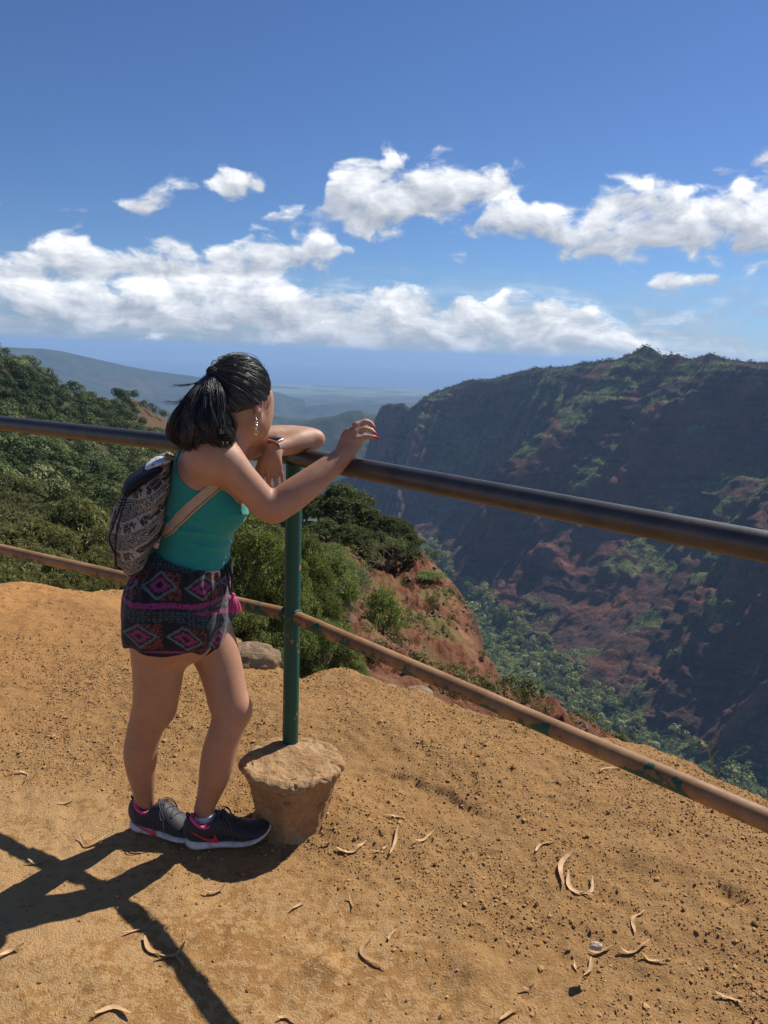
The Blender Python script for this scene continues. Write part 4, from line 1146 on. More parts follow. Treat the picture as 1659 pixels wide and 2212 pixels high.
pipe('top_rail', J1 - RAILD_R * .02, J1 + RAILD_R * 2.6, R1 * 1.001, steelm)
pipe('lower_rail', J2 + RAILD_L * .01, J2 + RAILD_L * 5.2, R2, rustm)
pipe('lower_rail', J2 + RAILD_R * .01, J2 + RAILD_R * 2.6, R2, rustm)
pipe('post', J0 - UP * .1, J1 - UP * .004, RP, greenm)

# round concrete footing, caked with dirt
fc = PZ(631, 1638, .236); 
m = MB(); th = np.linspace(0, 2 * pi, 181)[:-1]
prof = [(0.0, .236), (.25, .236), (.5, .237), (.72, .236), (.86, .235), (.94, .233), (1.0, .228), (1.02, .214), (.95, .197), (.88, .17), (.82, .13), (.76, .09), (.73, .05), (.78, .02), (.95, -.01), (1.15, -.04)]
prof = catmull(prof, 90)
g = []
for r_, z_ in prof:
    x = fc[0] + np.cos(th) * .166 * r_; y = fc[1] + np.sin(th) * .158 * r_
    out = 1 + (.06 + .20 * (z_ < .2)) * (fbm(np.cos(th) * 1.5 + 9, np.sin(th) * 1.5 + 3, None, 3, 3) - .5) + (.14 * (fbm(np.cos(th) * 5 + 9, np.sin(th) * 5 + 3, z_ * 20, 6, 5, .62) - .5) - .09 * sstep(.58, .72, fbm(np.cos(th) * 6 + 2, np.sin(th) * 6 + 7, z_ * 24, 4, 15)) * (r_ > .8) if r_ > .55 else 0)
    zz = z_ + .022 * (fbm(x * 22, y * 22, None, 5, 8) - .5) * min(1, z_ / .2) - (.012 * np.clip(fbm(x * 60, y * 60, None, 3, 2) - .45, 0, 1) * (r_ > .8) * (z_ > .19))
    g.append(np.stack([fc[0] + (x - fc[0]) * out, fc[1] + (y - fc[1]) * out, zz], -1))
g = np.array(g); m.grid(np.concatenate([g, g[:, :1]], 1)[:, ::-1])
t = NT('dirty_concrete'); c = t.geo('Position')
n1 = t.noise(c, 9, 5); n2 = t.noise(c, 60, 4); n3 = t.noise(c, 250, 3)
col = t.mix(t.ramp(n1, [(.35, 0), (.65, 1)]), (.34, .195, .085), (.44, .285, .15))
col = t.mix(t.math('MULTIPLY', t.ramp(n2, [(.36, 1), (.60, 0)]), .45), col, (.23, .122, .052))
t.set(color=col, rough=.95, spec=.15)
t.bump(t.math("ADD", n2, t.math("MULTIPLY", n3, .6)), .7, .012)
m.build('concrete_footing', t.m, railing)

# weld beads where the rails meet the post
for c_, dr, r_ in ((J2 + RAILD_L * RP, RAILD_L, R2), (J2 + RAILD_R * RP, RAILD_R, R2)):
    A = nrm(np.cross(dr, UP)); B = np.cross(dr, A); th = np.linspace(0, 2 * pi, 41); m = MB()
    m.tube([c_ + (A * cos(q) + B * sin(q)) * (r_ + .001) + dr * (.004 * math.sin(9 * q) * .3) for q in th], .0048 , 7, cap=False)
    m.build('weld_bead', greenm, railing)
th = np.linspace(0, 2 * pi, 49); m = MB()
m.tube([J1 - UP * (R1 * math.sqrt(max(0, 1 - (RP * cos(q) / R1) ** 2)) - .002) + np.array([cos(q), sin(q), 0]) * RP for q in th], .0045, 7, cap=False)
m.build('weld_bead', greenm, railing)
# ------------------------------------------------------------------ the dirt lookout
EDGE_PX = [(-420, 1258), (-200, 1262), (0, 1266), (60, 1268), (120, 1276), (200, 1283), (270, 1284), (340, 1310), (430, 1352), (500, 1392), (560, 1430), (600, 1452), (650, 1470), (700, 1458), (740, 1452), (790, 1470), (830, 1488), (900, 1500),
           (1000, 1532), (1100, 1565), (1200, 1590), (1330, 1606), (1390, 1620), (1450, 1645), (1560, 1692), (1659, 1745), (1800, 1830), (2100, 2010)]
EDGE = np.array([PZ(a, b, 0)[:2] for a, b in EDGE_PX])
def edge_dist(x, y):
    """signed distance to the brink, + outside"""
    x = np.asarray(x, float); y = np.asarray(y, float)
    best = np.full(x.shape, 1e9); sg = np.ones(x.shape)
    for a, b in zip(EDGE[:-1], EDGE[1:]):
        ab = b - a; t = np.clip(((x - a[0]) * ab[0] + (y - a[1]) * ab[1]) / (ab @ ab), 0, 1)
        dx = x - a[0] - t * ab[0]; dy = y - a[1] - t * ab[1]; d = np.hypot(dx, dy)
        s_ = np.where(ab[0] * (y - a[1]) - ab[1] * (x - a[0]) > 0, 1.0, -1.0)
        m = d < best; best = np.where(m, d, best); sg = np.where(m, s_, sg)
    return best * sg
def seg_d(x, y, a, b):
    ab = b - a; t = np.clip(((x - a[0]) * ab[0] + (y - a[1]) * ab[1]) / (ab @ ab), 0, 1)
    dx = x - a[0] - t * ab[0]; dy = y - a[1] - t * ab[1]
    return np.hypot(dx, dy), np.where(ab[0] * (y - a[1]) - ab[1] * (x - a[0]) > 0, 1.0, -1.0)
def rough_w(x, y):
    """where loose rubble lies (1) and where the crust is trodden hard (0)"""
    d, s_ = seg_d(x, y, PZ(-200, 1520, 0)[:2], PZ(1500, 2300, 0)[:2])
    return sstep(-.35, .35, d * s_ + .5 * (fbm(x * 2.2, y * 2.2, None, 3, 77) - .5))
def ground_z(x, y):
    x = np.asarray(x, float); y = np.asarray(y, float)
    d = edge_dist(x, y) + .10 * (fbm(x * 5, y * 5, None, 4, 91) - .5)
    rw = rough_w(x, y)
    z = .055 * (fbm(x * 1.3, y * 1.3, None, 3, 5) - .5) + .022 * rw * (fbm(x * 3.2, y * 3.2, None, 2, 7) - .5) + .010 * (fbm(x * 6, y * 6, None, 3, 6) - .5)
    z = z + (.006 + .017 * rw) * (fbm(x * 26, y * 26, None, 4, 12, .6) - .5)
    z = z + .007 * rw * np.clip(fbm(x * 60, y * 60, None, 3, 15) - .5, 0, 1)
    z = z + .05 * np.exp(-((d + .35) / .35) ** 2) * (fbm(x * 3, y * 3, None, 2, 8))
    # worn crust plates on the near ground
    pl = fbm(x * 9, y * 9, None, 4, 31)
    z = z + (1 - rw) * .005 * sstep(.5, .56, pl)
    # little washed-out step and a hollow
    a, b = PZ(862, 1688, 0)[:2], PZ(1010, 1752, 0)[:2]
    q, s_ = seg_d(x, y, a, b); q = q + .02 * (fbm(x * 25, y * 25, None, 3, 41) - .5)
    z = z - (.15 + .9 * fbm(x * 9, y * 9, None, 3, 47)) * np.where(s_ < 0, .026 * np.exp(-(q / .075) ** 2), .026 * np.exp(-(q / .016) ** 2))
    for px, py, r_, dep in ((1570, 1950, .045, .026), (1450, 1900, .06, .02), (700, 2090, .05, -.025), (1020, 2095, .07, -.035), (1400, 1870, .06, -.03)):
        c = PZ(px, py, 0); z = z - dep * np.exp(-((x - c[0]) ** 2 + (y - c[1]) ** 2) / r_ ** 2)
    z = z + .055 * np.exp(-((x + .13) ** 2 + (y - 2.33) ** 2) / .16 ** 2) + .03 * np.exp(-((x + .25) ** 2 + (y - 2.52) ** 2) / .16 ** 2)
    # feet and footing stand on even ground
    for c, r_ in (((-.64, 2.22), .16), ((-.47, 2.16), .16), ((-.70, 2.26), .12)):
        wgt = np.exp(-((x - c[0]) ** 2 + (y - c[1]) ** 2) / r_ ** 2); z = z * (1 - .85 * wgt) - .002 * wgt
    o = np.maximum(d, 0)
    z = z - .35 * o - 1.5 * o ** 1.6 * (1 + .6 * (fbm(x * 4, y * 4, None, 4, 19) - .5))
    return np.maximum(z, -7.5)
def axis_(parts):
    return np.unique(np.concatenate([np.arange(a, b, s_) for a, b, s_ in parts] + [[parts[-1][1]]]).round(5))
gx = axis_([(-9, -4, .25), (-4, -2.4, .05), (-2.4, -1.4, .018), (-1.4, 2.1, .0095), (2.1, 3.2, .03), (3.2, 9, .25)])
gy = axis_([(-9, 0, .3), (0, .9, .06), (.9, 3.4, .0095), (3.4, 5.2, .016), (5.2, 8, .08)])
GX, GY = np.meshgrid(gx, gy, indexing='ij')
GZ = ground_z(GX, GY)
t = NT('ochre_dirt'); c = t.geo('Position')
n0 = t.noise(c, 1.3, 3); n1 = t.noise(c, 7, 6, .65); n2 = t.noise(c, 34, 5, .65); n3 = t.noise(c, 150, 4, .7); n4 = t.noise(c, 420, 2)
base = t.mix(t.ramp(n1, [(.32, 0), (.66, 1)]), (.30, .155, .053), (.43, .236, .087))
base = t.mix(t.ramp(t.math('ADD', t.math('MULTIPLY', n2, .6), t.math('MULTIPLY', n0, .4)), [(.465, 0), (.505, .75)]), base, (.52, .325, .150))
base = t.mix(t.math('MULTIPLY', t.ramp(n3, [(.36, 1), (.52, 0)]), .30), base, (.23, .118, .045))
rub = t.mix(t.ramp(n3, [(.38, 0), (.62, 1)]), (.28, .150, .057), (.41, .235, .095))
col = t.mix(t.attr('rubble', 'Fac'), base, rub)
xy = t.sep(c)
left = t.math('MULTIPLY', t.ramp(t.math('ADD', t.math('MULTIPLY', xy[0], -.35), t.math('MULTIPLY', n0, .3)), [(.25, 0), (.9, 1)]), t.ramp(t.math('MULTIPLY', xy[1], .1), [(.26, 0), (.40, 1)]))
col = t.mix(left, col, (.46, .235, .085))
t.set(color=col, rough=.95, spec=.12)
t.bump(t.math('ADD', t.math('ADD', n2, n3), t.math('MULTIPLY', n4, .5)), .75, .012)
ground = mesh_obj('ground', np.stack([GX, GY, GZ], -1).reshape(-1, 3), grid_faces(len(gx), len(gy)), t.m, colors={'rubble': np.repeat((rough_w(GX, GY) * .85).reshape(-1, 1), 3, 1)})
tag(ground, kind='structure')

# loose gravel
def rocks(cent, size, seed=0, nrmz=None):
    r = np.random.default_rng(seed); n = len(cent)
    O = np.array([[1, 0, 0], [-1, 0, 0], [0, 1, 0], [0, -1, 0], [0, 0, 1], [0, 0, -1], [.62, .62, .5], [-.62, .62, .5], [.62, -.62, .5], [-.62, -.62, .5]])
    F = np.array([[0, 6, 8], [6, 4, 8], [8, 4, 9], [6, 7, 4], [7, 9, 4], [0, 2, 6], [2, 7, 6], [2, 1, 7], [1, 9, 7], [1, 3, 9], [3, 8, 9], [3, 0, 8], [0, 5, 2], [2, 5, 1], [1, 5, 3], [3, 5, 0]])
    sc = size[:, None, None] * r.uniform(.55, 1.25, (n, 1, 3)) * np.array([1, 1, .75])
    v = (O[None] * r.uniform(.72, 1.2, (n, 10, 1))) * sc
    a = r.uniform(0, 2 * pi, n); ca, sa = np.cos(a)[:, None], np.sin(a)[:, None]
    v = np.stack([v[..., 0] * ca - v[..., 1] * sa, v[..., 0] * sa + v[..., 1] * ca, v[..., 2]], -1) + cent[:, None]
    f = F[None] + 10 * np.arange(n)[:, None, None]
    return v.reshape(-1, 3), f.reshape(-1, 3)
def scatter_ground(n, seed, dens):
    r = np.random.default_rng(seed); out = []
    while sum(len(o) for o in out) < n:
        x = r.uniform(-3.2, 2.6, 60000); y = r.uniform(.9, 5.2, 60000)
        k = r.uniform(0, 1, 60000) < dens(x, y); out.append(np.stack([x[k], y[k]], 1))
    p = np.concatenate(out)[:n]; return np.column_stack([p, ground_z(p[:, 0], p[:, 1])])
pm = NT('gravel_stone'); _r = pm.attr('tint', 'Fac')
pm.set(color=pm.mix(_r, (.26, .135, .048), (.50, .30, .125)), rough=.95, spec=.15)
pm.bump(pm.noise(pm.geo('Position'), 300, 3), .5, .003)
dens = lambda x, y: np.clip((.04 + .96 * rough_w(x, y)) * (fbm(x * 3, y * 3, None, 3, 55) * 1.6 - .3), .015, 1) * np.clip(2.6 / np.maximum(y, 1), .25, 1) * (edge_dist(x, y) < .15)
pts = scatter_ground(60000, 3, dens)
sz = np.exp(rng.normal(math.log(.0026), .40, len(pts))).clip(.0012, .010)
pts[:, 2] += sz * .25
v, f = rocks(pts, sz, 4)
tag(mesh_obj('gravel', v, f, pm.m, smooth=False, colors={'tint': np.repeat(np.repeat(rng.uniform(0, 1, len(pts)), 10)[:, None], 3, 1)}), kind='stuff')

# rocks along the brink
def boulder(name, px, py, y, r, label, squash=(1, 1, .8), col=((.20, .135, .08), (.36, .25, .15)), seed=1, group=None, dz=0):
    c = P(px, py, y); c[2] += dz
    th = np.linspace(0, pi, 40); ph = np.linspace(0, 2 * pi, 65)
    d = np.stack([np.sin(th)[:, None] * np.cos(ph), np.sin(th)[:, None] * np.sin(ph), np.cos(th)[:, None] * np.ones_like(ph)], -1)
    rr = r * (1 + .55 * (fbm(d[..., 0] * 1.5 + seed, d[..., 1] * 1.5, d[..., 2] * 1.5, 4, seed) - .5) + .16 * (np.abs(fbm(d[..., 0] * 6 + seed, d[..., 1] * 6, d[..., 2] * 6, 4, seed + 4) - .5)))
    m = MB(); m.grid(c + d * rr[..., None] * np.array(squash))
    t = bpy.data.materials.get('brink_rock%d' % (col[0][0] * 100))
    if not t:
        t = NT('brink_rock%d' % (col[0][0] * 100)); q = t.geo('Position')
        t.set(color=t.mix(t.ramp(t.noise(q, 12, 6, .7), [(.35, 0), (.65, 1)]), col[0], col[1]), rough=.95, spec=.2); t.bump(t.noise(q, 45, 6, .7), .8, .02); t = t.m
    o = m.build(name, t); tag(o, label, 'rock', group); return o
boulder('boulder', 540, 1436, 3.62, .14, 'grey brown lichened boulder on the brink behind the woman\'s bent knee', (1.15, .9, .75), seed=3)
boulder('rock', 716, 1470, 3.62, .060, 'small round stone poking up at the brink right of the post', seed=8)
boulder('rock', 838, 1494, 3.5, .05, 'flat dark stone at the brink under the lower rail', (1.4, 1, .6), seed=11)
boulder('rock', 905, 1500, 3.4, .055, 'squat brown stone at the brink above the washed-out step', (1.3, 1, .6), seed=14)

# ------------------------------------------------------------------ fallen sickle leaves
z2 = lambda q: [(658.3 + x * .6032, 1645.8 + y * .6032) for x, y in q]
z1 = lambda q: [(x * .4299, 1645.8 + y * .4299) for x, y in q]
LEAVES = [
 (z2([(60, 310), (90, 305), (103, 285)]), .006, 'short curled leaf nearest the concrete footing on its right'),
 (z2([(110, 320), (165, 332), (220, 298)]), .012, 'broad brown curled leaf below right of the footing'),
 (z2([(240, 322), (270, 322), (298, 305)]), .007, 'short tan leaf just right of the broad brown curled leaf'),
 (z2([(305, 340), (322, 300), (335, 250)]), .008, 'upright straight leaf second from the broad brown curled one'),
 (z2([(388, 300), (430, 285), (466, 252)]), .006, 'slim leaf slanting up right of the upright straight leaf'),
 (z2([(285, 210), (330, 215), (376, 218)]), .006, 'flat lying leaf below the washed-out step in the rubble'),
 (z2([(825, 345), (845, 315), (895, 305)]), .009, 'hooked leaf above left of the big ring of two leaves'),
 (z2([(958, 352), (915, 390), (925, 472)]), .012, 'broad upright sickle leaf forming the left of the big ring'),
 (z2([(942, 415), (950, 470), (1040, 505)]), .011, 'long curved leaf forming the bottom of the big ring'),
 (z2([(985, 490), (1025, 480), (1028, 435)]), .008, 'thin curled leaf closing the big ring on its right'),
 (z2([(1215, 548), (1175, 580), (1182, 630)]), .009, 'upright sickle leaf standing alone right of the big ring'),
 (z2([(1015, 685), (1050, 688), (1100, 672)]), .009, 'flat pale leaf beside a light stone chip at lower right'),
 (z2([(1123, 685), (1170, 692), (1235, 660)]), .008, 'bowed leaf right of the flat pale leaf at lower right'),
 (z2([(1200, 708), (1240, 722), (1300, 720)]), .008, 'rightmost leaf of the lower right row, lying nearly level'),
 (z2([(965, 715), (970, 745), (985, 750)]), .005, 'smallest curl at lower right, left of a thicker bent leaf'),
 (z2([(1025, 708), (1022, 745), (1000, 768)]), .008, 'bent leaf pointing towards the camera under the pale leaf'),
 (z2([(245, 622), (205, 680), (295, 735)]), .010, 'large C shaped leaf on the trodden crust below the footing'),
 (z2([(330, 595), (305, 620), (300, 635)]), .006, 'small slanting leaf right above the large C shaped leaf'),
 (z2([(1465, 830), (1520, 855), (1590, 890)]), .008, 'long straight leaf in the bottom right corner'),
 (z2([(700, 935), (735, 905), (765, 895)]), .009, 'leaf cut off by the bottom edge right of centre'),
 (z2([(1055, 55), (1075, 42), (1135, 48)]), .008, 'hooked pale leaf directly under the lower rail on the right'),
 (z2([(160, 480), (168, 500), (178, 520)]), .006, 'tiny upright leaf on bare crust midway below the footing'),
 (z2([(775, 812), (800, 815), (820, 818)]), .006, 'short level leaf alone near the bottom right of centre'),
 (z1([(400, 360), (440, 405), (565, 350)]), .008, 'bowed pale leaf left of the shoes above the rail shadow'),
 (z1([(140, 490), (190, 498), (250, 490)]), .006, 'thin straight leaf near the left edge beside the rail shadow'),
 (z1([(625, 888), (690, 865), (755, 855)]), .006, 'slim leaf just below the woman\'s shadow, left of the rail shadow'),
 (z1([(728, 905), (750, 965), (815, 990)]), .011, 'thick dark curled leaf touching the rail shadow from the left'),
 (z1([(795, 1005), (880, 990), (930, 935)]), .008, 'curved leaf lying half inside the long rail shadow'),
 (z1([(880, 995), (915, 1030), (910, 1085)]), .006, 'thin hooked leaf hanging below the one in the rail shadow'),
 (z1([(0, 1020), (60, 985), (125, 972)]), .008, 'leaf at the left edge below the woman\'s shadow'),
 (z1([(480, 1310), (570, 1265), (670, 1310)]), .010, 'arched leaf at the bottom edge left of the rail shadow'),
 (z1([(1395, 1295), (1440, 1285), (1495, 1312)]), .008, 'arched leaf at the bottom edge right of the rail shadow'),
 (z1([(1020, 668), (1090, 660), (1135, 628)]), .007, 'slim leaf below the toe of the nearer shoe'),
 (z1([(1460, 742), (1500, 715), (1535, 700)]), .006, 'straw thin leaf right of the light crust patch below the shoes'),
 (z1([(60, 40), (140, 45), (125, 90)]), .008, 'curled leaf on the left far up beside the standing legs'),
 (z1([(290, 195), (330, 195), (370, 180)]), .006, 'short leaf between the left edge and the pink lined shoe'),
]
lm = NT('dry_leaf'); q = lm.coord('Object')
lm.set(color=lm.mix(lm.ramp(lm.noise(lm.geo('Position'), 22, 4), [(.35, 0), (.65, 1)]), (.36, .19, .075), (.58, .37, .18)), rough=.6, spec=.3)
for i, (q3, wd, lab) in enumerate(LEAVES):
    p = np.array([PZ(x, y, 0.004) for x, y in q3]); p = catmull(p, 18)
    s_ = np.linspace(0, 1, 18)
    gz = ground_z(p[:, 0], p[:, 1]); lift = max(0, float((gz - np.linspace(gz[0], gz[-1], 18)).max()))
    p[:, 2] = np.maximum(np.linspace(gz[0], gz[-1], 18), gz) + .003 + .010 * np.abs(2 * s_ - 1) ** 2 * rng.uniform(.3, 1.4) + .002
    tg = nrm(np.gradient(p, axis=0)); sd = nrm(np.cross(tg, UP)); w_ = wd * .60 * np.sin(pi * np.clip(s_ * .96 + .03, 0, 1)) ** .7 + .0006
    tw = .35 * np.sin(s_ * 3 + i)
    off = sd * np.cos(tw)[:, None] + UP * np.sin(tw)[:, None]
    g = np.stack([p - off * w_[:, None], p - UP * .0015, p + off * w_[:, None]], 1)
    m = MB(); m.grid(g); m.grid(g[:, ::-1] - UP * .0008)
    o = m.build('fallen_leaf', lm.m); tag(o, lab, 'leaf', 'dry sickle leaves fallen on the dirt')
# light stone chip
boulder('stone_chip', *proj(PZ(1288, 2044, .012)), 1.70, .014, 'pale pinkish stone chip at lower right behind a flat pale leaf', (1.2, .8, .7), ((.50, .36, .26), (.62, .48, .38)), seed=21)
# grass stalk on the brink
def stalk(px0, py0, y0, q, label):
    b = P(px0, py0, y0); gm = flat('grass_green', (.16, .20, .06), .7)
    m = MB(); pts = catmull([P(*k) for k in q], 24); m.tube(pts, np.linspace(.0035, .0012, 24), 5)
    for i in range(6):
        a = pts[3 + i * 3]; d = CAM_R * rng.uniform(-1, 1) + UP * rng.uniform(.3, .9); e = a + d * .08
        g = np.stack([catmull([a, (a + e) / 2 + UP * .02, e], 7) + CAM_R * .003, catmull([a, (a + e) / 2 + UP * .02, e], 7) - CAM_R * .003], 1); m.grid(g)
    o = m.build('grass_stalk', gm); tag(o, label, 'grass')
    h = MB(); e = pts[-1]
    for i in range(26): 
        a = e + (pts[-2] - e) * rng.uniform(-1, 3) * 1.0; d = nrm(rng.normal(size=3)) * .010; h.tube([a, a + d * .5, a + d], [.0012, .002, .0005], 4)
    h.build('seed_head', flat('straw', (.50, .42, .24), .8), o)
stalk(1548, 1710, 2.95, [(1550, 1715, 2.95), (1545, 1685, 2.95), (1536, 1645, 2.95), (1528, 1618, 2.95), (1517, 1606, 2.95)], 'single tall grass stalk with a drooping seed head at the right brink')
# ------------------------------------------------------------------ near slopes: forested hill on the left, red spur on the right
def htree(d): return np.interp(d, [5, 8, 12, 20, 40, 80, 150, 250, 450, 600], [.3, .8, 1.2, 2.0, 3.4, 4.5, 5.2, 6.5, 8.5, 9])
CP = []
for px, py, d in [(-330, 640, 400), (-150, 705, 410), (0, 738, 430), (60, 766, 440), (100, 792, 450), (190, 826, 460), (235, 842, 465),
                  (-150, 850, 250), (0, 880, 250), (100, 905, 250), (200, 930, 250), (300, 965, 250), (400, 1000, 250), (500, 1040, 250),
                  (-150, 960, 150), (0, 975, 150), (150, 990, 150), (300, 1015, 150), (450, 1050, 150), (560, 1080, 150),
                  (-200, 1060, 80), (0, 1070, 80), (150, 1082, 80), (300, 1088, 80), (450, 1100, 80), (560, 1110, 80),
                  (-200, 1130, 40), (0, 1135, 40), (200, 1140, 40), (400, 1150, 40), (560, 1160, 40),
                  (-200, 1190, 20), (0, 1195, 20), (200, 1205, 20), (400, 1220, 20), (560, 1250, 18)]:
    CP.append((AZ(px, py), d, PD(px, py, d)[2] - float(htree(d))))
for px, py, d in [(260, 846, 468), (345, 888, 470), (400, 930, 475), (450, 985, 470), (520, 1055, 440), (600, 1100, 400),
                  (-200, 1380, 9), (0, 1390, 9), (300, 1405, 9), (500, 1440, 8), (600, 1490, 7), (-200, 1500, 6), (0, 1505, 6), (300, 1520, 6), (0, 1330, 13), (250, 1335, 13),
                  # red spur: crest, face, foot
                  (670, 1128, 60), (740, 1158, 57), (850, 1192, 54), (905, 1204, 52), (935, 1220, 50), (962, 1262, 46), (1000, 1315, 42), (1026, 1392, 38), (1060, 1488, 32), (1130, 1520, 29), (1210, 1562, 26), (1320, 1640, 22),
                  (700, 1190, 44), (800, 1255, 40), (880, 1270, 43), (700, 1300, 28), (850, 1350, 32), (950, 1390, 34), (760, 1400, 21), (900, 1470, 23), (1000, 1490, 26), (830, 1490, 14), (950, 1535, 15), (1100, 1585, 16), (1250, 1660, 15), (1450, 1780, 13), (1700, 1900, 11),
                  (700, 1500, 8), (900, 1560, 7.5), (1100, 1640, 7), (1300, 1720, 6.5), (1550, 1840, 6),
                  # beyond the crest it falls away
                  (650, 1180, 110), (740, 1260, 90), (850, 1300, 80), (930, 1360, 75), (1000, 1480, 65), (1080, 1620, 55), (1200, 1720, 45), (1400, 1850, 38), (1700, 2000, 30),
                  (650, 1300, 200), (740, 1400, 150), (900, 1500, 130), (1080, 1720, 90), (1300, 1850, 70)]:
    CP.append((AZ(px, py), d, PD(px, py, d)[2]))
CP = np.array(CP)
def tps_fit(A, Z, lam=1e-4):
    d = np.linalg.norm(A[:, None] - A[None], axis=2); K = np.where(d > 0, d * d * np.log(d + 1e-12), 0) + lam * np.eye(len(A))
    Q = np.c_[np.ones(len(A)), A]; n = len(A)
    L = np.zeros((n + 3, n + 3)); L[:n, :n] = K; L[:n, n:] = Q; L[n:, :n] = Q.T
    return np.linalg.solve(L, np.r_[Z, 0, 0, 0])
SC = lambda az, d: np.stack([np.asarray(az) * 6.0, np.log(np.asarray(d)) * 1.6], -1)
TA = SC(CP[:, 0], CP[:, 1]); TW = tps_fit(TA, (CP[:, 2] - EYE) / CP[:, 1])    # fitted as slope, so near and far weigh alike
def slope_z(az, d):
    q = SC(az, d); sh = q.shape[:-1]; q = q.reshape(-1, 2); r = np.zeros(len(q))
    for i in range(0, len(q), 60000):
        dd = np.linalg.norm(q[i:i + 60000, None] - TA[None], axis=2)
        r[i:i + 60000] = np.where(dd > 0, dd * dd * np.log(dd + 1e-12), 0) @ TW[:-3] + TW[-3] + q[i:i + 60000] @ TW[-2:]
    d = np.asarray(d); z = r.reshape(sh) * d + EYE
    return z
def CRX(d): return np.interp(d, [22, 26, 32, 38, 42, 46, 52, 60], [AZ(1320, 1640), AZ(1210, 1562), AZ(1060, 1488), AZ(1026, 1392), AZ(1000, 1315), AZ(962, 1262), AZ(905, 1204), AZ(670, 1128)])
def near_z(az, d, fine=True):
    az = np.asarray(az, float); d = np.asarray(d, float)
    x, y = np.sin(az) * d, np.cos(az) * d
    z = slope_z(az, d)
    # ridge on the left falls away behind its skyline
    right = sstep(-.10, -.04, az)
    ridge_d = np.interp(az, [-.75, -.50, -.40, -.33, -.27, -.2, -.12, -.05], [400, 415, 440, 455, 468, 475, 450, 380])
    back = np.maximum(d - ridge_d, 0)
    z = z - .9 * back * (1 - right)
    if fine:
        amp = np.clip(d * .030, .15, 7) * (1 - .45 * right)
        z = z + amp * (fbm(x / (d * .10 + 2) + 40, y / (d * .10 + 2), None, 4, 3) - .5) * sstep(6, 12, d)
        er = ridged(x * .22 + y * .09 + 9, y * .10 + 5, 4, 21)
        z = z + right * (.35 * sstep(4.5, 7, d) + .65 * sstep(9, 16, d)) * (1.5 * (er - .55) + .9 * (ridged(x * .8, y * .5, 4, 23) - .5) + .55 * (fbm(x * 2.5, y * 2.5, None, 5, 27, .6) - .5))
        cr_ = sstep(.2, 2.0, (az - CRX(d)) * d) * right * sstep(24, 30, d)
        z = z + cr_ * (2.4 * (ridged(x * .45, y * .45, 5, 29, .6) - .55))
    return z
azs = np.concatenate([np.linspace(RAD(-46), RAD(-6), 190, endpoint=False), np.linspace(RAD(-6), RAD(34), 330, endpoint=False), np.linspace(RAD(34), RAD(62), 90)])
ds = np.concatenate([np.geomspace(5.2, 90, 300), np.geomspace(92, 640, 110)])
A_, D_ = np.meshgrid(azs, ds, indexing='ij')
dmax = np.interp(A_, [-.12, -.03, .15, .6], [640, 150, 95, 60])
D2 = np.minimum(D_, dmax)
Z_ = near_z(A_, D2) - np.where(D_ > dmax, np.minimum((D_ - dmax) * 1.5, 140), 0)
X_, Y_ = np.sin(A_) * D_ , np.cos(A_) * D_
over = edge_dist(X_, Y_) < .25
Z_ = np.where(over, np.minimum(Z_, -2.2 + .8 * (fbm(X_ * 2, Y_ * 2, None, 4, 33) - .5)), Z_)
t = NT('red_slope_earth'); c = t.geo('Position'); nz = t.sep(t.geo('True Normal'))[2]
n1 = t.noise(c, .35, 6, .6); n2 = t.noise(c, 2.2, 6, .65); n3 = t.noise(c, 11, 5, .7); n4 = t.noise(c, .09, 4)
red = t.mix(t.ramp(n2, [(.35, 0), (.65, 1)]), (.135, .048, .028), (.25, .105, .058))
red = t.mix(t.math('MULTIPLY', t.ramp(n3, [(.40, 1), (.55, 0)]), .5), red, (.085, .035, .024))
red = t.mix(t.ramp(n1, [(.52, 0), (.66, .8)]), red, (.30, .155, .085))
grass = t.mix(n3, (.10, .095, .032), (.21, .16, .065))
dark = t.mix(n3, (.045, .032, .024), (.12, .085, .06))
# grass clings to the crest, dark rock breaks out beyond it
xyz = t.sep(c)
col = t.mix(t.attr('turf', 'Fac'), red, grass)
col = t.mix(t.math('MULTIPLY', t.attr('crag', 'Fac'), t.ramp(n2, [(.40, 0), (.52, 1)])), col, dark)
col = t.mix(t.attr('wood', 'Fac'), col, t.mix(n2, (.030, .036, .014), (.075, .07, .03)))
t.set(color=col, rough=.95, spec=.1)
t.bump(t.math('ADD', n3, t.math('MULTIPLY', n2, .8)), .9, .12)
wood = (1 - sstep(-.10, -.02, A_ + .05 * (fbm(X_ * .25, Y_ * .25, None, 4, 57) - .5))) 
barer = np.exp(-((A_ - AZ(330, 880)) / .045) ** 2) * sstep(395, 430, D_) 
barer = np.maximum(barer, sstep(AZ(285, 880), AZ(330, 880), A_) * sstep(380, 410, D_) * (D_ < 560))
wood = np.clip(wood - barer * (.35 + .5 * fbm(X_ / 25, Y_ / 25, None, 3, 58)), 0, 1)
crest = np.exp(-(((A_ - np.interp(D_, [22, 26, 32, 38, 42, 46, 52, 60], [AZ(1320, 1640), AZ(1210, 1562), AZ(1060, 1488), AZ(1026, 1392), AZ(1000, 1315), AZ(962, 1262), AZ(905, 1204), AZ(670, 1128)])) * D_ + 2.2) / 2.2) ** 2) * sstep(30, 36, D_)
turf = np.clip(crest * 1.0 * sstep(.44, .62, fbm(X_ * .6, Y_ * .6, None, 4, 51)) + .35 * sstep(.58, .70, fbm(X_ * .9 + 7, Y_ * .35, None, 4, 52)) * sstep(9, 14, D_), 0, 1)
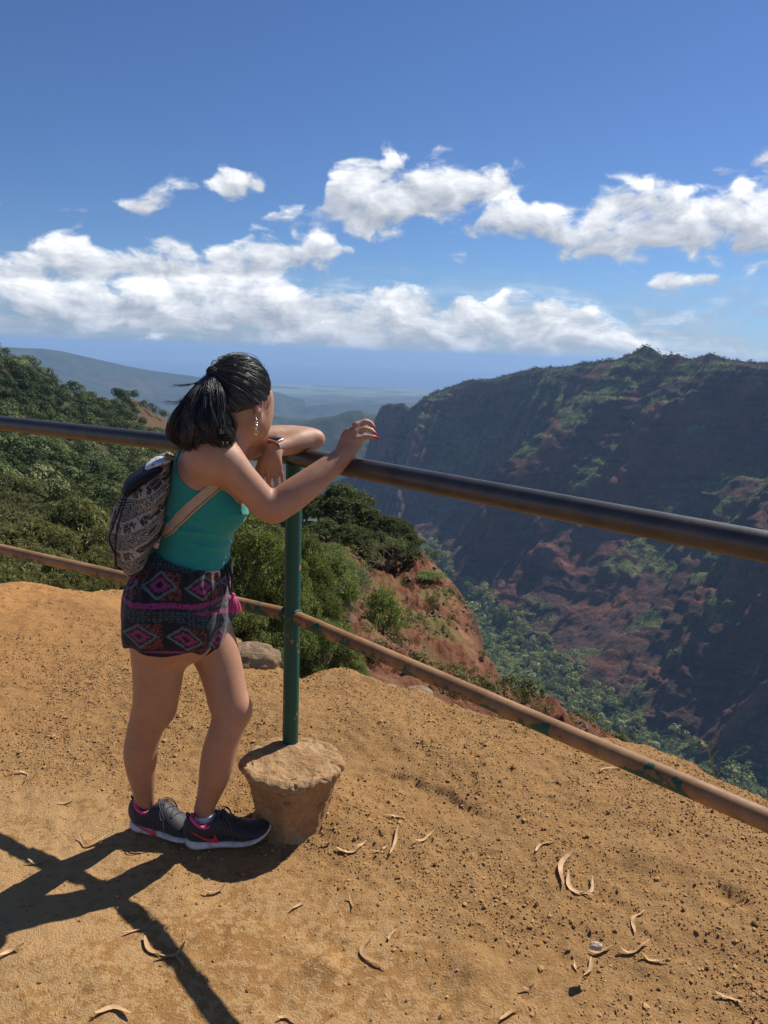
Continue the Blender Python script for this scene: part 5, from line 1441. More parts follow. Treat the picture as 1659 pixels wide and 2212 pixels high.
crag = np.clip(sstep(-.3, 2.2, (A_ - np.interp(D_, [22, 26, 32, 38, 42, 46, 52, 60], [AZ(1320, 1640), AZ(1210, 1562), AZ(1060, 1488), AZ(1026, 1392), AZ(1000, 1315), AZ(962, 1262), AZ(905, 1204), AZ(670, 1128)])) * D_), 0, 1)
crag = np.maximum(crag, barer * .9)
c3 = lambda a: np.repeat(np.asarray(a, np.float32).reshape(-1, 1), 3, 1)
hf_ = grid_faces(len(azs), len(ds))[:, ::-1]; hf_ = hf_[((D_ - dmax).reshape(-1)[hf_] < np.maximum(4, .12 * dmax.reshape(-1)[hf_])).any(1)]
slope = mesh_obj('hillside', np.stack([X_, Y_, Z_], -1).reshape(-1, 3), hf_, t.m, colors={'turf': c3(turf), 'crag': c3(crag), 'wood': c3(wood)})
tag(slope, kind='structure')

# ------------------------------------------------------------------ the canyon
FLOOR = -480.0
PAIR = [(690, 1060, 3900, 690, 1095), (745, 1030, 3650, 735, 1088), (790, 985, 3520, 758, 1092), (806, 922, 3450, 775, 1097), (820, 886, 3400, 788, 1103), (838, 873, 3350, 800, 1109), (870, 870, 3300, 818, 1119), (885, 880, 3300, 826, 1125), (922, 852, 3150, 838, 1136), (965, 838, 3050, 850, 1147), (1010, 824, 2930, 865, 1157),
        (1060, 815, 2800, 880, 1167), (1130, 799, 2600, 905, 1187), (1180, 790, 2450, 922, 1200), (1215, 788, 2300, 937, 1213), (1260, 783, 2150, 953, 1229), (1310, 779, 2000, 970, 1247), (1350, 773, 1940, 985, 1261), (1375, 764, 1900, 995, 1271), (1400, 750, 1890, 1003, 1280), (1425, 765, 1880, 1012, 1290), (1445, 771, 1865, 1020, 1299), (1490, 771, 1830, 1037, 1316),
        (1560, 766, 1760, 1065, 1345), (1600, 768, 1720, 1082, 1362), (1659, 780, 1660, 1112, 1396), (1760, 775, 1560, 1160, 1455), (1900, 760, 1450, 1230, 1520), (2150, 782, 1300, 1340, 1592), (2500, 800, 1150, 1480, 1680), (3100, 820, 1000, 1660, 1800)]
Fp = np.array([PZ(a, b, FLOOR) for _, _, _, a, b in PAIR])
def rim_point(a, b, f, kf):
    ys = np.linspace(f[1] * .75, f[1] * 1.6, 500); q = np.array([P(a, b, y) for y in ys])
    run = np.linalg.norm(q[:, :2] - f[:2], axis=1); e = np.abs(run - kf * (q[:, 2] - FLOOR)); e[ys < f[1] - .55 * abs(f[0])] += 300
    far = run.argmin(); e[:far] += 1000
    return q[e.argmin()]
Rp = np.array([rim_point(a, b, f, float(np.interp(a, [900, 1400, 1700, 2200], [1.16, 1.17, 1.42, 1.70]))) for (a, b, _, _, _), f in zip(PAIR, Fp)])
for _ in range(2):
    sm = np.array([np.interp(i, range(len(Rp)), Rp[:, 1]) for i in range(len(Rp))]); ker = np.convolve(np.r_[sm[0], sm, sm[-1]], [.25, .5, .25], 'valid')
    Rp = np.array([P(a, b, y) for (a, b, _, _, _), y in zip(PAIR, ker)])
def arc(p): return np.r_[0, np.cumsum(np.linalg.norm(np.diff(p[:, :2], axis=0), axis=1))]
sF = arc(Fp); sR = arc(Rp); sM = .5 * sF / sF[-1] + .5 * sR / sR[-1]
NS, NT_ = 1250, 470
dens_s = np.interp(np.linspace(0, 1, NS), [0, .75, 1], [0, .82, 1])      # finer where it is seen
ss = np.interp(np.linspace(0, 1, NS), [0, 1], [0, 1])
ipt = lambda p: np.stack([np.interp(ss, sM, p[:, i]) for i in range(3)], 1)
Rl, Fl = ipt(Rp), ipt(Fp)
Ls = np.r_[0, np.cumsum(np.linalg.norm(np.diff((Rl + Fl)[:, :2] / 2, axis=0), axis=1))]
back = np.linspace(-.22, 0, 26, endpoint=False); tt = np.concatenate([back, np.linspace(0, 1, 330), np.linspace(1, 1.9, 114)[1:], np.linspace(1.9, 3.3, 50)[1:]])
S, T = np.meshgrid(np.arange(NS), tt, indexing='ij')
tc = np.clip(T, 0, 1)
R3, F3 = Rl[:, None, :], Fl[:, None, :]
out = nrm((F3 - R3)[..., :2]); run = np.linalg.norm((F3 - R3)[..., :2], axis=-1)
XY = R3[..., :2] + (F3 - R3)[..., :2] * tc[..., None]
L = Ls[:, None] + 0 * T
px_, py_ = XY[..., 0], XY[..., 1]
warp = 90 * (fbm(L / 420 + 3, tc * 2.2, None, 3, 61) - .5)
spur = 1 - np.abs(2 * vnoise((L + warp) / 300 + 11, tc * .45, None, 62) - 1)
sp2 = ridged((L + warp * 1.4) / 105 + 5, tc * 1.3 + 2, 2, 63)
sp3 = ridged((L + warp) / 42 + 1, tc * 4 + 4, 3, 64)
w1 = np.maximum(np.sin(pi * np.clip(tc, 0, 1)) ** .75, .22 * (tc < .5)); w1 = w1 * (1 - .35 * sstep(.75, 1, tc))
w2 = sstep(0.01, .12, tc) * (1 - sstep(.9, 1.0, tc))
disp = np.interp(Rl[:, 1], [1900, 2350], [1, .38])[:, None] * w1 * (430 * (spur - .55) + 165 * (sp2 - .52)) + w2 * (60 * (sp3 - .5))
XY = XY + out * disp[..., None]
hz = R3[..., 2] - F3[..., 2]
u = tc + .045 * (fbm(L / 180, tc * 5, None, 3, 66) - .5) * np.sin(pi * tc)
pr = np.interp(u, [0, .05, .14, .22, .34, .44, .56, .68, .78, .90, 1], [0, .035, .165, .235, .425, .525, .70, .815, .90, .97, 1])
zz = R3[..., 2] - hz * pr
# lava beds: treads and risers
bed = 24 + 6 * vnoise(L / 300, tc * 0, None, 67); k = zz / bed + .5 * fbm(L / 260, tc * 2, None, 3, 68)
fr_ = k - np.floor(k); zz = zz + bed * .30 * (sstep(.35, .65, fr_) - fr_) * w2 * (.35 + .9 * vnoise(L / 90, tc * 6, None, 69))
zz = zz + w2 * (44 * (fbm(XY[..., 0] / 75, XY[..., 1] / 75, zz / 75, 6, 70, .55) - .5)) + sstep(0, .02, tc) * 0
# rim: knobs and trees' footing
rim = (1 - sstep(0, .05, tc)) * (26 * (fbm(L / 95, L * 0, None, 4, 72, .6) - .5) + 10 * (np.floor(3 * vnoise(L / 60, L * 0, None, 73)) / 3 - .4))
zz = zz + rim
beh = np.clip(-T, 0, None)
XY = XY - out * (beh * 2600)[..., None] * np.where(True, 1, 1); zz = zz - beh * 900 - 0
flo = np.clip(T - 1, 0, None)
XY = XY + out * (flo * 430)[..., None]
zz = zz + np.where(T > 1, 6 * (fbm(XY[..., 0] / 60, XY[..., 1] / 60, None, 4, 74) - .5) + 55 * np.clip(flo - .25, 0, 1) ** 1.6 + 10 * flo * (ridged(XY[..., 0] / 120, XY[..., 1] / 120, 3, 75) - .5), 0)
WV = np.concatenate([XY, zz[..., None]], -1)
du = np.gradient(WV, axis=0); dv = np.gradient(WV, axis=1); WN = nrm(np.cross(du, dv)); WN = np.where(WN[..., 2:] < 0, -WN, WN)
vegn = fbm(XY[..., 0] / 70, XY[..., 1] / 70, zz / 70, 5, 81)
flatness = sstep(.42, .80, WN[..., 2] + .30 * (vegn - .5))
veg = np.clip(flatness * sstep(.38, .58, vegn) * (1.15 - .80 * sstep(.22, .6, tc)) + .55 * sstep(.58, .70, vegn) * (1 - .6 * sstep(.4, .8, tc)), 0, 1)
veg = np.where(T > 1, 1, np.clip(veg + sstep(.88, .97, tc) * .8 * sstep(.35, .5, vegn), 0, 1)); veg = np.maximum(veg, (1 - sstep(0, .10, tc)) * .75 * sstep(.40, .55, vegn))
t = NT('canyon_rock'); c = t.geo('Position'); xyz = t.sep(c)
n1 = t.noise(c, .012, 6, .6); n2 = t.noise(c, .06, 6, .65); n3 = t.noise(c, .30, 4, .65)
bn = t.n('ShaderNodeCombineXYZ'); t.link(t.math('MULTIPLY', xyz[0], .004), bn.inputs[0]); t.link(t.math('MULTIPLY', xyz[1], .004), bn.inputs[1]); t.link(t.math('MULTIPLY', xyz[2], .10), bn.inputs[2])
band = t.noise(bn.outputs[0], 1.0, 4, .6)
rock = t.mix(t.ramp(band, [(.38, 0), (.62, 1)]), (.030, .020, .018), (.092, .050, .036))
rock = t.mix(t.ramp(n1, [(.45, 0), (.62, .9)]), rock, (.175, .070, .045))
rock = t.mix(t.math('MULTIPLY', t.ramp(n2, [(.38, 1), (.52, 0)]), .55), rock, (.045, .028, .024))
green = t.mix(t.ramp(n2, [(.38, 0), (.62, 1)]), (.050, .070, .022), (.150, .165, .052))
green = t.mix(t.math('MULTIPLY', t.ramp(n3, [(.40, 1), (.55, 0)]), .6), green, (.030, .042, .016))
vf = t.math('ADD', t.attr('veg', 'Fac'), t.math('MULTIPLY', t.math('SUBTRACT', n3, .5), .9))
t.set(color=t.mix(t.ramp(vf, [(.40, 0), (.58, 1)]), rock, green), rough=.95, spec=.08)
t.bump(t.math('ADD', n3, n2), .8, 4.0)
wall = mesh_obj('canyon_wall', WV.reshape(-1, 3), grid_faces(NS, len(tt)), t.m, colors={'veg': c3(veg)})
wall.name = 'canyon_terrain'; tag(wall, kind='structure')

# ------------------------------------------------------------------ lowlands towards the coast, and the sea
SEA = -900.0
azs3 = np.linspace(RAD(-40), RAD(12), 620); ds3 = np.geomspace(2300, 21500, 330)
A3, D3 = np.meshgrid(azs3, ds3, indexing='ij')
x3, y3 = np.sin(A3) * D3, np.cos(A3) * D3
z3 = np.interp(D3, [2300, 2900, 4000, 5500, 7000, 9500, 13000, 17500, 20300, 21500], [-560, -500, -455, -545, -610, -700, -800, -868, -897, -912])
amp = np.interp(D3, [2300, 4000, 9000, 14000, 19500], [110, 210, 150, 75, 4])
warp3 = fbm(x3 / 2600, y3 / 2600, None, 3, 90) * 1.5
z3 = z3 + amp * (ridged(x3 / 1500 + warp3, y3 / 2300 + warp3, 5, 91) - .62) * 1.5 + amp * .35 * (fbm(x3 / 330, y3 / 330, None, 4, 92) - .5)
hill = lambda px, d, h, wa, wd: h * np.exp(-(((A3 - AZ(px, 900)) * D3) / wa) ** 2 - ((D3 - d) / wd) ** 2)
z3 = z3 + hill(830, 4300, 55, 420, 600) + hill(720, 4700, 60, 700, 500) + hill(600, 6300, 90, 900, 700) + hill(420, 5200, 120, 900, 900) + hill(250, 4600, 100, 900, 900) + hill(880, 9500, 60, 1200, 800) + hill(950, 14000, 55, 2200, 1500)
mt_px = [(-500, 712), (-200, 735), (50, 751), (90, 752), (130, 757), (200, 773), (270, 789), (330, 800), (380, 807), (420, 812), (500, 827), (580, 842), (650, 862)]
cz = np.interp(A3, [AZ(a, b) for a, b in mt_px], [PD(a, b, 9300)[2] for a, b in mt_px])
mt = cz - .20 * np.abs(D3 - 9300) * (1 + .5 * (ridged(x3 / 900, y3 / 900, 4, 95) - .5)) + 40 * (ridged(x3 / 700, y3 / 700, 4, 96) - .7) * sstep(0, 500, np.abs(D3 - 9300))
z3 = np.maximum(z3, np.where(A3 < AZ(660, 860), mt, -2000))
t = NT('lowland'); c = t.geo('Position')
n1 = t.noise(c, .0011, 5, .6); n2 = t.noise(c, .006, 6, .65); n3 = t.noise(c, .03, 4, .6)
col = t.mix(t.ramp(n2, [(.36, 0), (.64, 1)]), (.018, .030, .012), (.060, .070, .028))
col = t.mix(t.ramp(n1, [(.52, 0), (.62, .7)]), col, (.13, .085, .045))
col = t.mix(t.math('MULTIPLY', t.ramp(n3, [(.40, 1), (.55, 0)]), .5), col, (.020, .028, .014))
fld = t.voro(c, .0011, 'F1', 'Color'); fz = t.ramp(t.sep(fld)[0], [(.30, 0), (.36, 1)])
col = t.mix(t.math('MULTIPLY', t.attr('coast', 'Fac'), fz), col, t.mix(t.sep(fld)[1], (.10, .15, .045), (.22, .20, .09)))
t.set(color=col, rough=.95, spec=.08)
low = mesh_obj('lowland', np.stack([x3, y3, z3], -1).reshape(-1, 3), grid_faces(len(azs3), len(ds3))[:, ::-1], t.m, colors={'coast': c3(sstep(12500, 15500, D3))})
tag(low, kind='structure')
az4 = np.linspace(RAD(-70), RAD(70), 81); d4 = np.geomspace(9000, 46000, 30)
A4, D4 = np.meshgrid(az4, d4, indexing='ij')
t = NT('sea_water'); c = t.geo('Position')
t.set(color=(.010, .045, .10), rough=.28, spec=.5); t.bump(t.noise(c, .02, 3), .25, 3)
sea = mesh_obj('sea', np.stack([np.sin(A4) * D4, np.cos(A4) * D4, np.full_like(A4, SEA)], -1).reshape(-1, 3), grid_faces(81, 30)[:, ::-1], t.m)
tag(sea, kind='structure')

# air
hb = 48000.0; z0, z1_ = SEA - 30, 85.0
hv = np.array([(x, y, z) for z in (z0, z1_) for x, y in ((-hb, -hb), (hb, -hb), (hb, hb), (-hb, hb))])
hf = np.array([(3, 2, 1, 0), (4, 5, 6, 7), (0, 1, 5, 4), (1, 2, 6, 5), (2, 3, 7, 6), (3, 0, 4, 7)])
hm = bpy.data.materials.new('air'); hm.use_nodes = True; hm.node_tree.nodes.clear()
ho = hm.node_tree.nodes.new('ShaderNodeOutputMaterial'); pv = hm.node_tree.nodes.new('ShaderNodeVolumePrincipled')
pv.inputs['Color'].default_value = (.40, .63, 1.0, 1); pv.inputs['Density'].default_value = 6.0e-5; pv.inputs['Anisotropy'].default_value = .1
hm.node_tree.links.new(pv.outputs[0], ho.inputs['Volume'])
haze = mesh_obj('haze', hv, hf, hm, smooth=False)
tag(haze, kind='stuff')
# ------------------------------------------------------------------ trees and shrubs
def leafmat(name, c1, c2, c3_=None, tr=.28):
    t = NT(name); a = t.attr('tint', 'Fac')
    oi = t.n('ShaderNodeObjectInfo').outputs['Random']
    stops = [(0, c1), (.75, c2)] + ([(1.0, c3_)] if c3_ else [])
    col = t.ramp(a, stops)
    hs = t.n('ShaderNodeHueSaturation'); hs.inputs['Saturation'].default_value = .86; t.link(col, hs.inputs['Color'])
    t.link(t.math('ADD', .80, t.math('MULTIPLY', oi, .40)), hs.inputs['Value']); t.link(t.math('ADD', .49, t.math('MULTIPLY', oi, .022)), hs.inputs['Hue'])
    col = hs.outputs[0]
    t.set(color=col, rough=.8, spec=.04)
    tl = t.n('ShaderNodeBsdfTranslucent'); t.link(t.mix(1.0, col, (1.2, 1.15, .65), 'MULTIPLY'), tl.inputs['Color'])
    mx = t.n('ShaderNodeMixShader'); mx.inputs[0].default_value = tr
    t.link(t.b.outputs[0], mx.inputs[1]); t.link(tl.outputs[0], mx.inputs[2]); t.link(mx.outputs[0], t.out.inputs[0])
    return t.m
bark = NT('bark'); bark.set(color=bark.mix(bark.noise(bark.coord('Object'), 14, 5), (.055, .042, .032), (.20, .165, .13)), rough=.9); bark = bark.m
LM_DARK = leafmat('dark_leaves', (.034, .052, .017), (.115, .138, .042), (.22, .23, .08))
LM_OLIVE = leafmat('olive_leaves', (.052, .064, .022), (.180, .185, .064), (.31, .30, .13))
LM_BRIGHT = leafmat('bright_leaves', (.065, .095, .024), (.185, .235, .055), (.33, .36, .11), .38)
LM_FEATHER = leafmat('feathery_leaves', (.055, .068, .022), (.190, .190, .058), (.36, .33, .13), .34)

def quads(c, n, s, asp, r, up=None):
    """leaf shaped quads at c, facing n, s long"""
    k = len(c); rnd = nrm(r.normal(size=(k, 3)))
    a = nrm(np.cross(n, rnd)) if up is None else nrm(up)
    b = nrm(np.cross(n, a))
    s = np.broadcast_to(np.asarray(s, float), (k,))[:, None]
    v = np.stack([c - a * s * .5, c + b * s * asp * .5 - a * s * .05, c + a * s * .5, c - b * s * asp * .5 - a * s * .05], 1)
    return v.reshape(-1, 3), np.arange(4 * k).reshape(-1, 4)
def foliage(lobes, n, leaf, asp, r, clump=10, spread=.16, shell=(.72, 1.02), droop=0.0, low=-.45):
    lc = np.array([l[0] for l in lobes]); lr = np.array([l[1] for l in lobes])
    nc = max(1, n // clump); w_ = lr ** 2 / (lr ** 2).sum()
    i = r.choice(len(lobes), nc, p=w_)
    d = nrm(r.normal(size=(nc * 3, 3))); d = d[d[:, 2] > low][:nc]; 
    while len(d) < nc: d = np.vstack([d, nrm(np.abs(r.normal(size=(nc, 3))))])[:nc]
    cc = lc[i] + d * (lr[i] * r.uniform(*shell, nc))[:, None] * np.array([1, 1, .8])
    tint = r.uniform(0, 1, nc)
    c = np.repeat(cc, clump, 0) + r.normal(size=(nc * clump, 3)) * (np.repeat(lr[i], clump) * spread)[:, None]
    nn = nrm(np.repeat(d, clump, 0) * .7 + r.normal(size=(nc * clump, 3)) * .8 + np.array([0, 0, .45]))
    up = None
    if droop: up = nrm(np.repeat(d, clump, 0) * np.array([1, 1, .2]) * .8 + r.normal(size=(nc * clump, 3)) * .45 + np.array([0, 0, -droop])); nn = nrm(np.cross(up, np.cross(nn, up)))
    s = leaf * np.exp(r.normal(0, .25, nc * clump))
    v, f = quads(c, nn, s, asp, r, up)
    t_ = np.clip(np.repeat(tint, clump) * .65 + r.uniform(0, .45, nc * clump), 0, 1)
    return v, f, np.repeat(t_, 4)
def limbs(m, base, lobes, r0, r, kink=.12, sub=0):
    """tapered trunk that forks to every lobe"""
    base = np.asarray(base, float); top = np.mean([l[0] for l in lobes], 0)
    fork = base + (top - base) * .42 + r.normal(size=3) * np.array([.05, .05, 0]) * np.linalg.norm(top - base)
    tp = catmull([base - [0, 0, .15 * np.linalg.norm(top - base)], base, (base + fork) / 2 + r.normal(size=3) * np.linalg.norm(fork - base) * kink * .6, fork], 10)
    m.tube(tp, np.linspace(r0 * 1.25, r0 * .75, 10), 7)
    for c, rad in lobes:
        d = c - fork; mid = fork + d * .5 + r.normal(size=3) * np.linalg.norm(d) * kink
        p = catmull([tp[-2], fork, mid, c], 10); m.tube(p, np.linspace(r0 * .6, r0 * .14, 10), 5, cap=False)
        for _ in range(sub):
            q = p[r.integers(4, 9)]; e = c + nrm(r.normal(size=3) + [0, 0, .3]) * rad * r.uniform(.6, .95)
            m.tube(catmull([q, (q + e) / 2 + r.normal(size=3) * rad * .15, e], 7), np.linspace(r0 * .25, r0 * .06, 7), 4, cap=False)
class Kind:
    """one plant of unit height at the origin, kept as a thing with its parts and copied"""
    def __init__(s, name, cat, seed, nl, R, flat, n, leaf, asp, mat, trunk=.035, clear=.25, clump=10, spread=.16, droop=0, sub=2, low=-.45, lobe_r=(.26, .40), kink=.12, shell=(.72, 1.02)):
        r = np.random.default_rng(seed); lobes = []
        for i in range(nl):
            a = 2 * pi * (i + r.uniform(-.3, .3)) / nl; q = math.sqrt(r.uniform(.08, 1)) if i else 0
            lr = r.uniform(*lobe_r) * R * 1.5
            hgt = clear + (1 - clear) * (1 - q * q * flat) - lr * .75
            lobes.append((np.array([cos(a) * q * R * .75, sin(a) * q * R * .75, max(hgt * r.uniform(.8, 1.0), clear * .8)]), lr))
        m = MB(); limbs(m, (0, 0, 0), lobes, trunk, r, kink, sub)
        v, f, t_ = foliage(lobes, n, leaf, asp, r, clump, spread, droop=droop, low=low, shell=shell)
        s.root = empty(name); s.root['category'] = cat
        s.t = m.build('trunk' if cat == 'tree' else 'stems', bark, s.root)
        s.c = mesh_obj('crown' if cat == 'tree' else 'foliage', v, f, mat, s.root, smooth=False, colors={'tint': np.repeat(t_[:, None], 3, 1)})
        s.first = True
    def place(s, loc, h, wid, label, group=None, rz=None):
        if s.first: o = s.root; s.first = False
        else:
            o = s.root.copy(); COL.objects.link(o)
            for ch in (s.t, s.c):
                c = ch.copy(); COL.objects.link(c); c.parent = o; c.matrix_parent_inverse = Matrix.Identity(4)
        o.location = Vector([float(q) for q in loc]); o.scale = (wid, wid, h); o.rotation_euler = (0, 0, rng.uniform(0, 6.28) if rz is None else rz)
        tag(o, label, s.root['category'], group)
        return o
def spot(px, ytop, d, sink=.05):
    """foot on the slope under px at distance d, and the height up to ytop"""
    az = AZ(px, ytop); z = float(near_z(np.array([az]), np.array([d]))[0])
    if d < 9: z = float(max(z, -3.2))
    top = PD(px, ytop, d)[2]
    return np.array([sin(az) * d, cos(az) * d, z - sink]), max(top - z + sink, .3)

# -- leafy shrubs just over the brink
leafy = [Kind('leafy_shrub', 'shrub', 100 + i, 34, .5, .55, 42000, .019, .50, LM_BRIGHT, .016, .12, 20, .16, sub=3, low=-.15, shell=(.75, 1.05), lobe_r=(.11, .21)) for i in range(2)]
for i, (px, yt, d, r_, lab) in enumerate([
    (548, 1098, 7.2, 1.15, 'tall bright green leafy shrub between the woman and the green post'),
    (607, 1165, 6.6, .80, 'leafy shrub directly behind the green post, below the top rail'),
    (702, 1318, 7.6, .85, 'low bright green shrub at the brink right of the post under the lower rail'),
    (660, 1130, 12.5, 1.25, 'pale green leafy shrub right of the post at forearm height'),
    (520, 1290, 6.2, .80, 'shrub low behind the pink tassel and the bent knee'),
    (758, 1405, 8.5, .45, 'small green tuft of a shrub on red earth just over the brink'),
    (690, 1165, 21, 2.3, 'loose bright green shrub right of the post above the bare twigs'), (648, 1230, 15, 1.7, 'bright green shrub edging the red earth right beside the post'), (742, 1190, 29, 2.2, 'bright green shrub under the dark trees of the spur'),
    (500, 1060, 11.5, 1.7, 'leafy shrub showing in the gap under the folded arm')]):
    p, h = spot(px, yt, d); leafy[i % 2].place(p, h, r_ * 1.05, lab)

# -- feathery shrubs on the left
feath = [Kind('feathery_shrub', 'shrub', 120 + i, 22, .5, .6, 26000, .042, .20, LM_FEATHER, .016, .12, 18, .13, droop=.45, sub=4, low=0.0, shell=(.8, 1.08), lobe_r=(.12, .24)) for i in range(3)]
for i, (px, yt, d, r_, lab) in enumerate([
    (55, 1100, 16, 3.4, 'feathery shrub at the far left just above the lower rail'), (160, 1070, 19, 4.4, 'big dark feathery shrub left of the backpack'), (236, 1120, 14, 2.4, 'feathery shrub half hidden by the backpack'),
    (-50, 1105, 15, 3.0, 'feathery shrub cut off by the left edge above the lower rail'), (105, 1185, 11, 2.0, 'olive feathery shrub crossed by the lower rail at left'), (10, 1200, 10, 1.9, 'pale feathery shrub at the left edge below the lower rail'),
    (182, 1212, 9.6, 1.5, 'yellowish feathery shrub under the lower rail left of the shorts'), (300, 1190, 10, 2.0, 'feathery shrub behind the shorts'), (60, 1228, 8.4, 1.1, 'low yellow green shrub rising over the dirt brink at left'),
    (236, 1226, 8.0, 1.0, 'low feathery shrub at the brink beside the patterned shorts'), (340, 1165, 12, 2.2, 'feathery shrub behind the lower back of the woman'), (430, 1140, 13, 2.6, 'feathery shrub behind the waist of the woman'),
    (30, 1160, 12.5, 2.0, 'olive feathery shrub at far left, upper of two crossed by the lower rail'), (140, 1150, 13.5, 2.2, 'dark feathery shrub below the big one left of the backpack'), (205, 1175, 11.5, 1.6, 'feathery shrub between the backpack cords and the lower rail'),
    (90, 1222, 8.8, 1.3, 'light olive feathery shrub over the brink, right of the left edge one'), (155, 1232, 8.3, 1.2, 'dry looking feathery shrub over the brink in front of the yellowish one'), (20, 1236, 7.9, 1.1, 'small feathery shrub at the extreme left of the brink'), (275, 1225, 8.6, 1.2, 'feathery shrub touching the shorts on their left'),
    (130, 1245, 7.6, .8, 'lowest of the shrubs at the left brink, a flat yellowish tuft')]):
    p, h = spot(px, yt, d); feath[i % 3].place(p, h, r_ * .72, lab)

# -- trees on the red spur
dense = [Kind('spur_tree', 'tree', 140 + i, 18, .5, .6, 14000, .032, .55, LM_DARK, .030, .30, 18, .13, sub=3, low=-.2, shell=(.8, 1.03), lobe_r=(.15, .27)) for i in range(2)]
for i, (px, yt, d, r_, lab) in enumerate([
    (738, 1040, 57, 5.4, 'largest dark tree on the red spur, right of the post'), (690, 1070, 60, 3.4, 'dark tree between the post and the largest tree of the spur'), (800, 1096, 56, 3.6, 'dark tree right of the largest tree on the spur'),
    (852, 1108, 53, 3.2, 'crooked dark tree near the right end of the spur crest'), (888, 1150, 51, 2.2, 'small tree at the right end of the row on the spur crest'), (660, 1050, 68, 4.2, 'tree peeping over the rail just right of the post'),
    (705, 1118, 50, 3.0, 'dark tree in the front row of the spur, nearest the post'), (765, 1128, 49, 3.2, 'dark tree in the front row under the largest tree of the spur'), (822, 1145, 48, 3.0, 'dark low tree in the front row left of the crooked tree on the spur'), (872, 1160, 47, 2.4, 'dark tree at the right of the front row with its trunk on turf'),
    (770, 1075, 64, 4.2, 'tree filling the back of the row on the spur'), (610, 1040, 75, 4.5, 'dark tree behind the forearm and the post')]):
    p, h = spot(px, yt, d); dense[i % 2].place(p, h, r_, lab)
small = Kind('slope_tree', 'tree', 160, 8, .5, .7, 5200, .042, .45, LM_BRIGHT, .030, .42, 16, .20, sub=5, lobe_r=(.20, .32), kink=.28)
for px, yt, d, r_, lab in [(830, 1252, 24, 1.5, 'lone bright green little tree on the red slope'), (930, 1232, 45, 2.1, 'sparse little tree on the turf edge of the spur'), (752, 1345, 17, .75, 'sapling by the lower rail on red earth'), (965, 1272, 44, 1.3, 'scrubby tree lowest on the crag edge of the spur'),
                           (716, 1170, 42, 2.2, 'bright green tree left of the bare twigs on the spur')]:
    p, h = spot(px, yt, d); small.place(p, h, r_, lab)
# -- bare grey shrubs with tufts at the twig ends
def bare_shrub(px, yt, d, R, lab, seed):
    r = np.random.default_rng(seed); p0, h = spot(px, yt, d); root = empty('bare_shrub', p0); m = MB(); tips = []
    def grow(a, dr, ln, rad, lvl):
        k = a + dr * ln; mid = (a + k) / 2 + r.normal(size=3) * ln * .13
        m.tube(catmull([a, mid, k], 7), np.linspace(rad, rad * .6, 7), 5, cap=False)
        if lvl == 0: tips.append(k); return
        for _ in range(r.integers(2, 4)):
            grow(k, nrm(dr + r.normal(size=3) * .62 + np.array([0, 0, .10])), ln * r.uniform(.62, .85), rad * .6, lvl - 1)
    for i in range(6):
        a = 2 * pi * i / 6 + r.uniform(-.4, .4); grow(p0, nrm(np.array([cos(a) * R, sin(a) * R, h * .75])), h * .36, h * .022, 4)
    m.build('branches', bare_m, root, smooth=True)
    tips = np.array(tips); k = r.uniform(0, 1, len(tips)) < .38; c = np.repeat(tips[k], 16, 0); c = c + r.normal(size=c.shape) * h * .045
    v, f = quads(c, nrm(r.normal(size=c.shape) + [0, 0, .6]), h * .038, .45, r)
    mesh_obj('leaf_tufts', v, f, LM_BRIGHT, root, smooth=False, colors={'tint': np.repeat(np.repeat(r.uniform(.2, 1, len(c)), 4)[:, None], 3, 1)})
    tag(root, lab, 'shrub')
bare_m = flat('grey_twig', (.20, .165, .135), .9)
for q in [(738, 1205, 27, 1.2, 'wide grey bare branched shrub on red earth right of the post', 5), (690, 1225, 21, 1.1, 'bare twiggy shrub just right of the post below the forearm', 6), (835, 1158, 46, 1.2, 'grey leafless tree skeleton among the trees on the spur', 7), (240, 1160, 15, 1.0, 'grey twigs showing through the shrubs beside the backpack', 8)]: bare_shrub(*q)

# -- the sunlit grove on the left slope: trees one can tell apart
grove = [Kind('grove_tree', 'tree', 180 + i, 12, .55, .75, 9000, .036, .40, LM_OLIVE if i != 2 else LM_DARK, .022, .35, 16, .11, droop=.15 if i != 2 else 0, sub=1, low=-.05, shell=(.85, 1.03), lobe_r=(.15, .27)) for i in range(4)]
r = np.random.default_rng(31)
gl = ['olive flat crowned tree in the sunlit grove on the left slope', 'olive flat crowned tree in the sunlit grove on the left slope', 'dark rounded tree among the olive grove on the left slope', 'olive flat crowned tree in the sunlit grove on the left slope']
n = 0
while n < 120:
    d = math.exp(r.uniform(math.log(24), math.log(135))); px = r.uniform(-60, 600)
    az = AZ(px, 1050); z = float(near_z(np.array([az]), np.array([d]))[0])
    h = float(htree(d)) * r.uniform(.7, 1.15) + .3; k = r.integers(0, 4) if r.uniform() < .8 else 2
    grove[k].place((sin(az) * d, cos(az) * d, z - .1), h, h * r.uniform(.95, 1.4), gl[k], 'trees of the sunlit grove' if k != 2 else 'dark trees among the grove'); n += 1

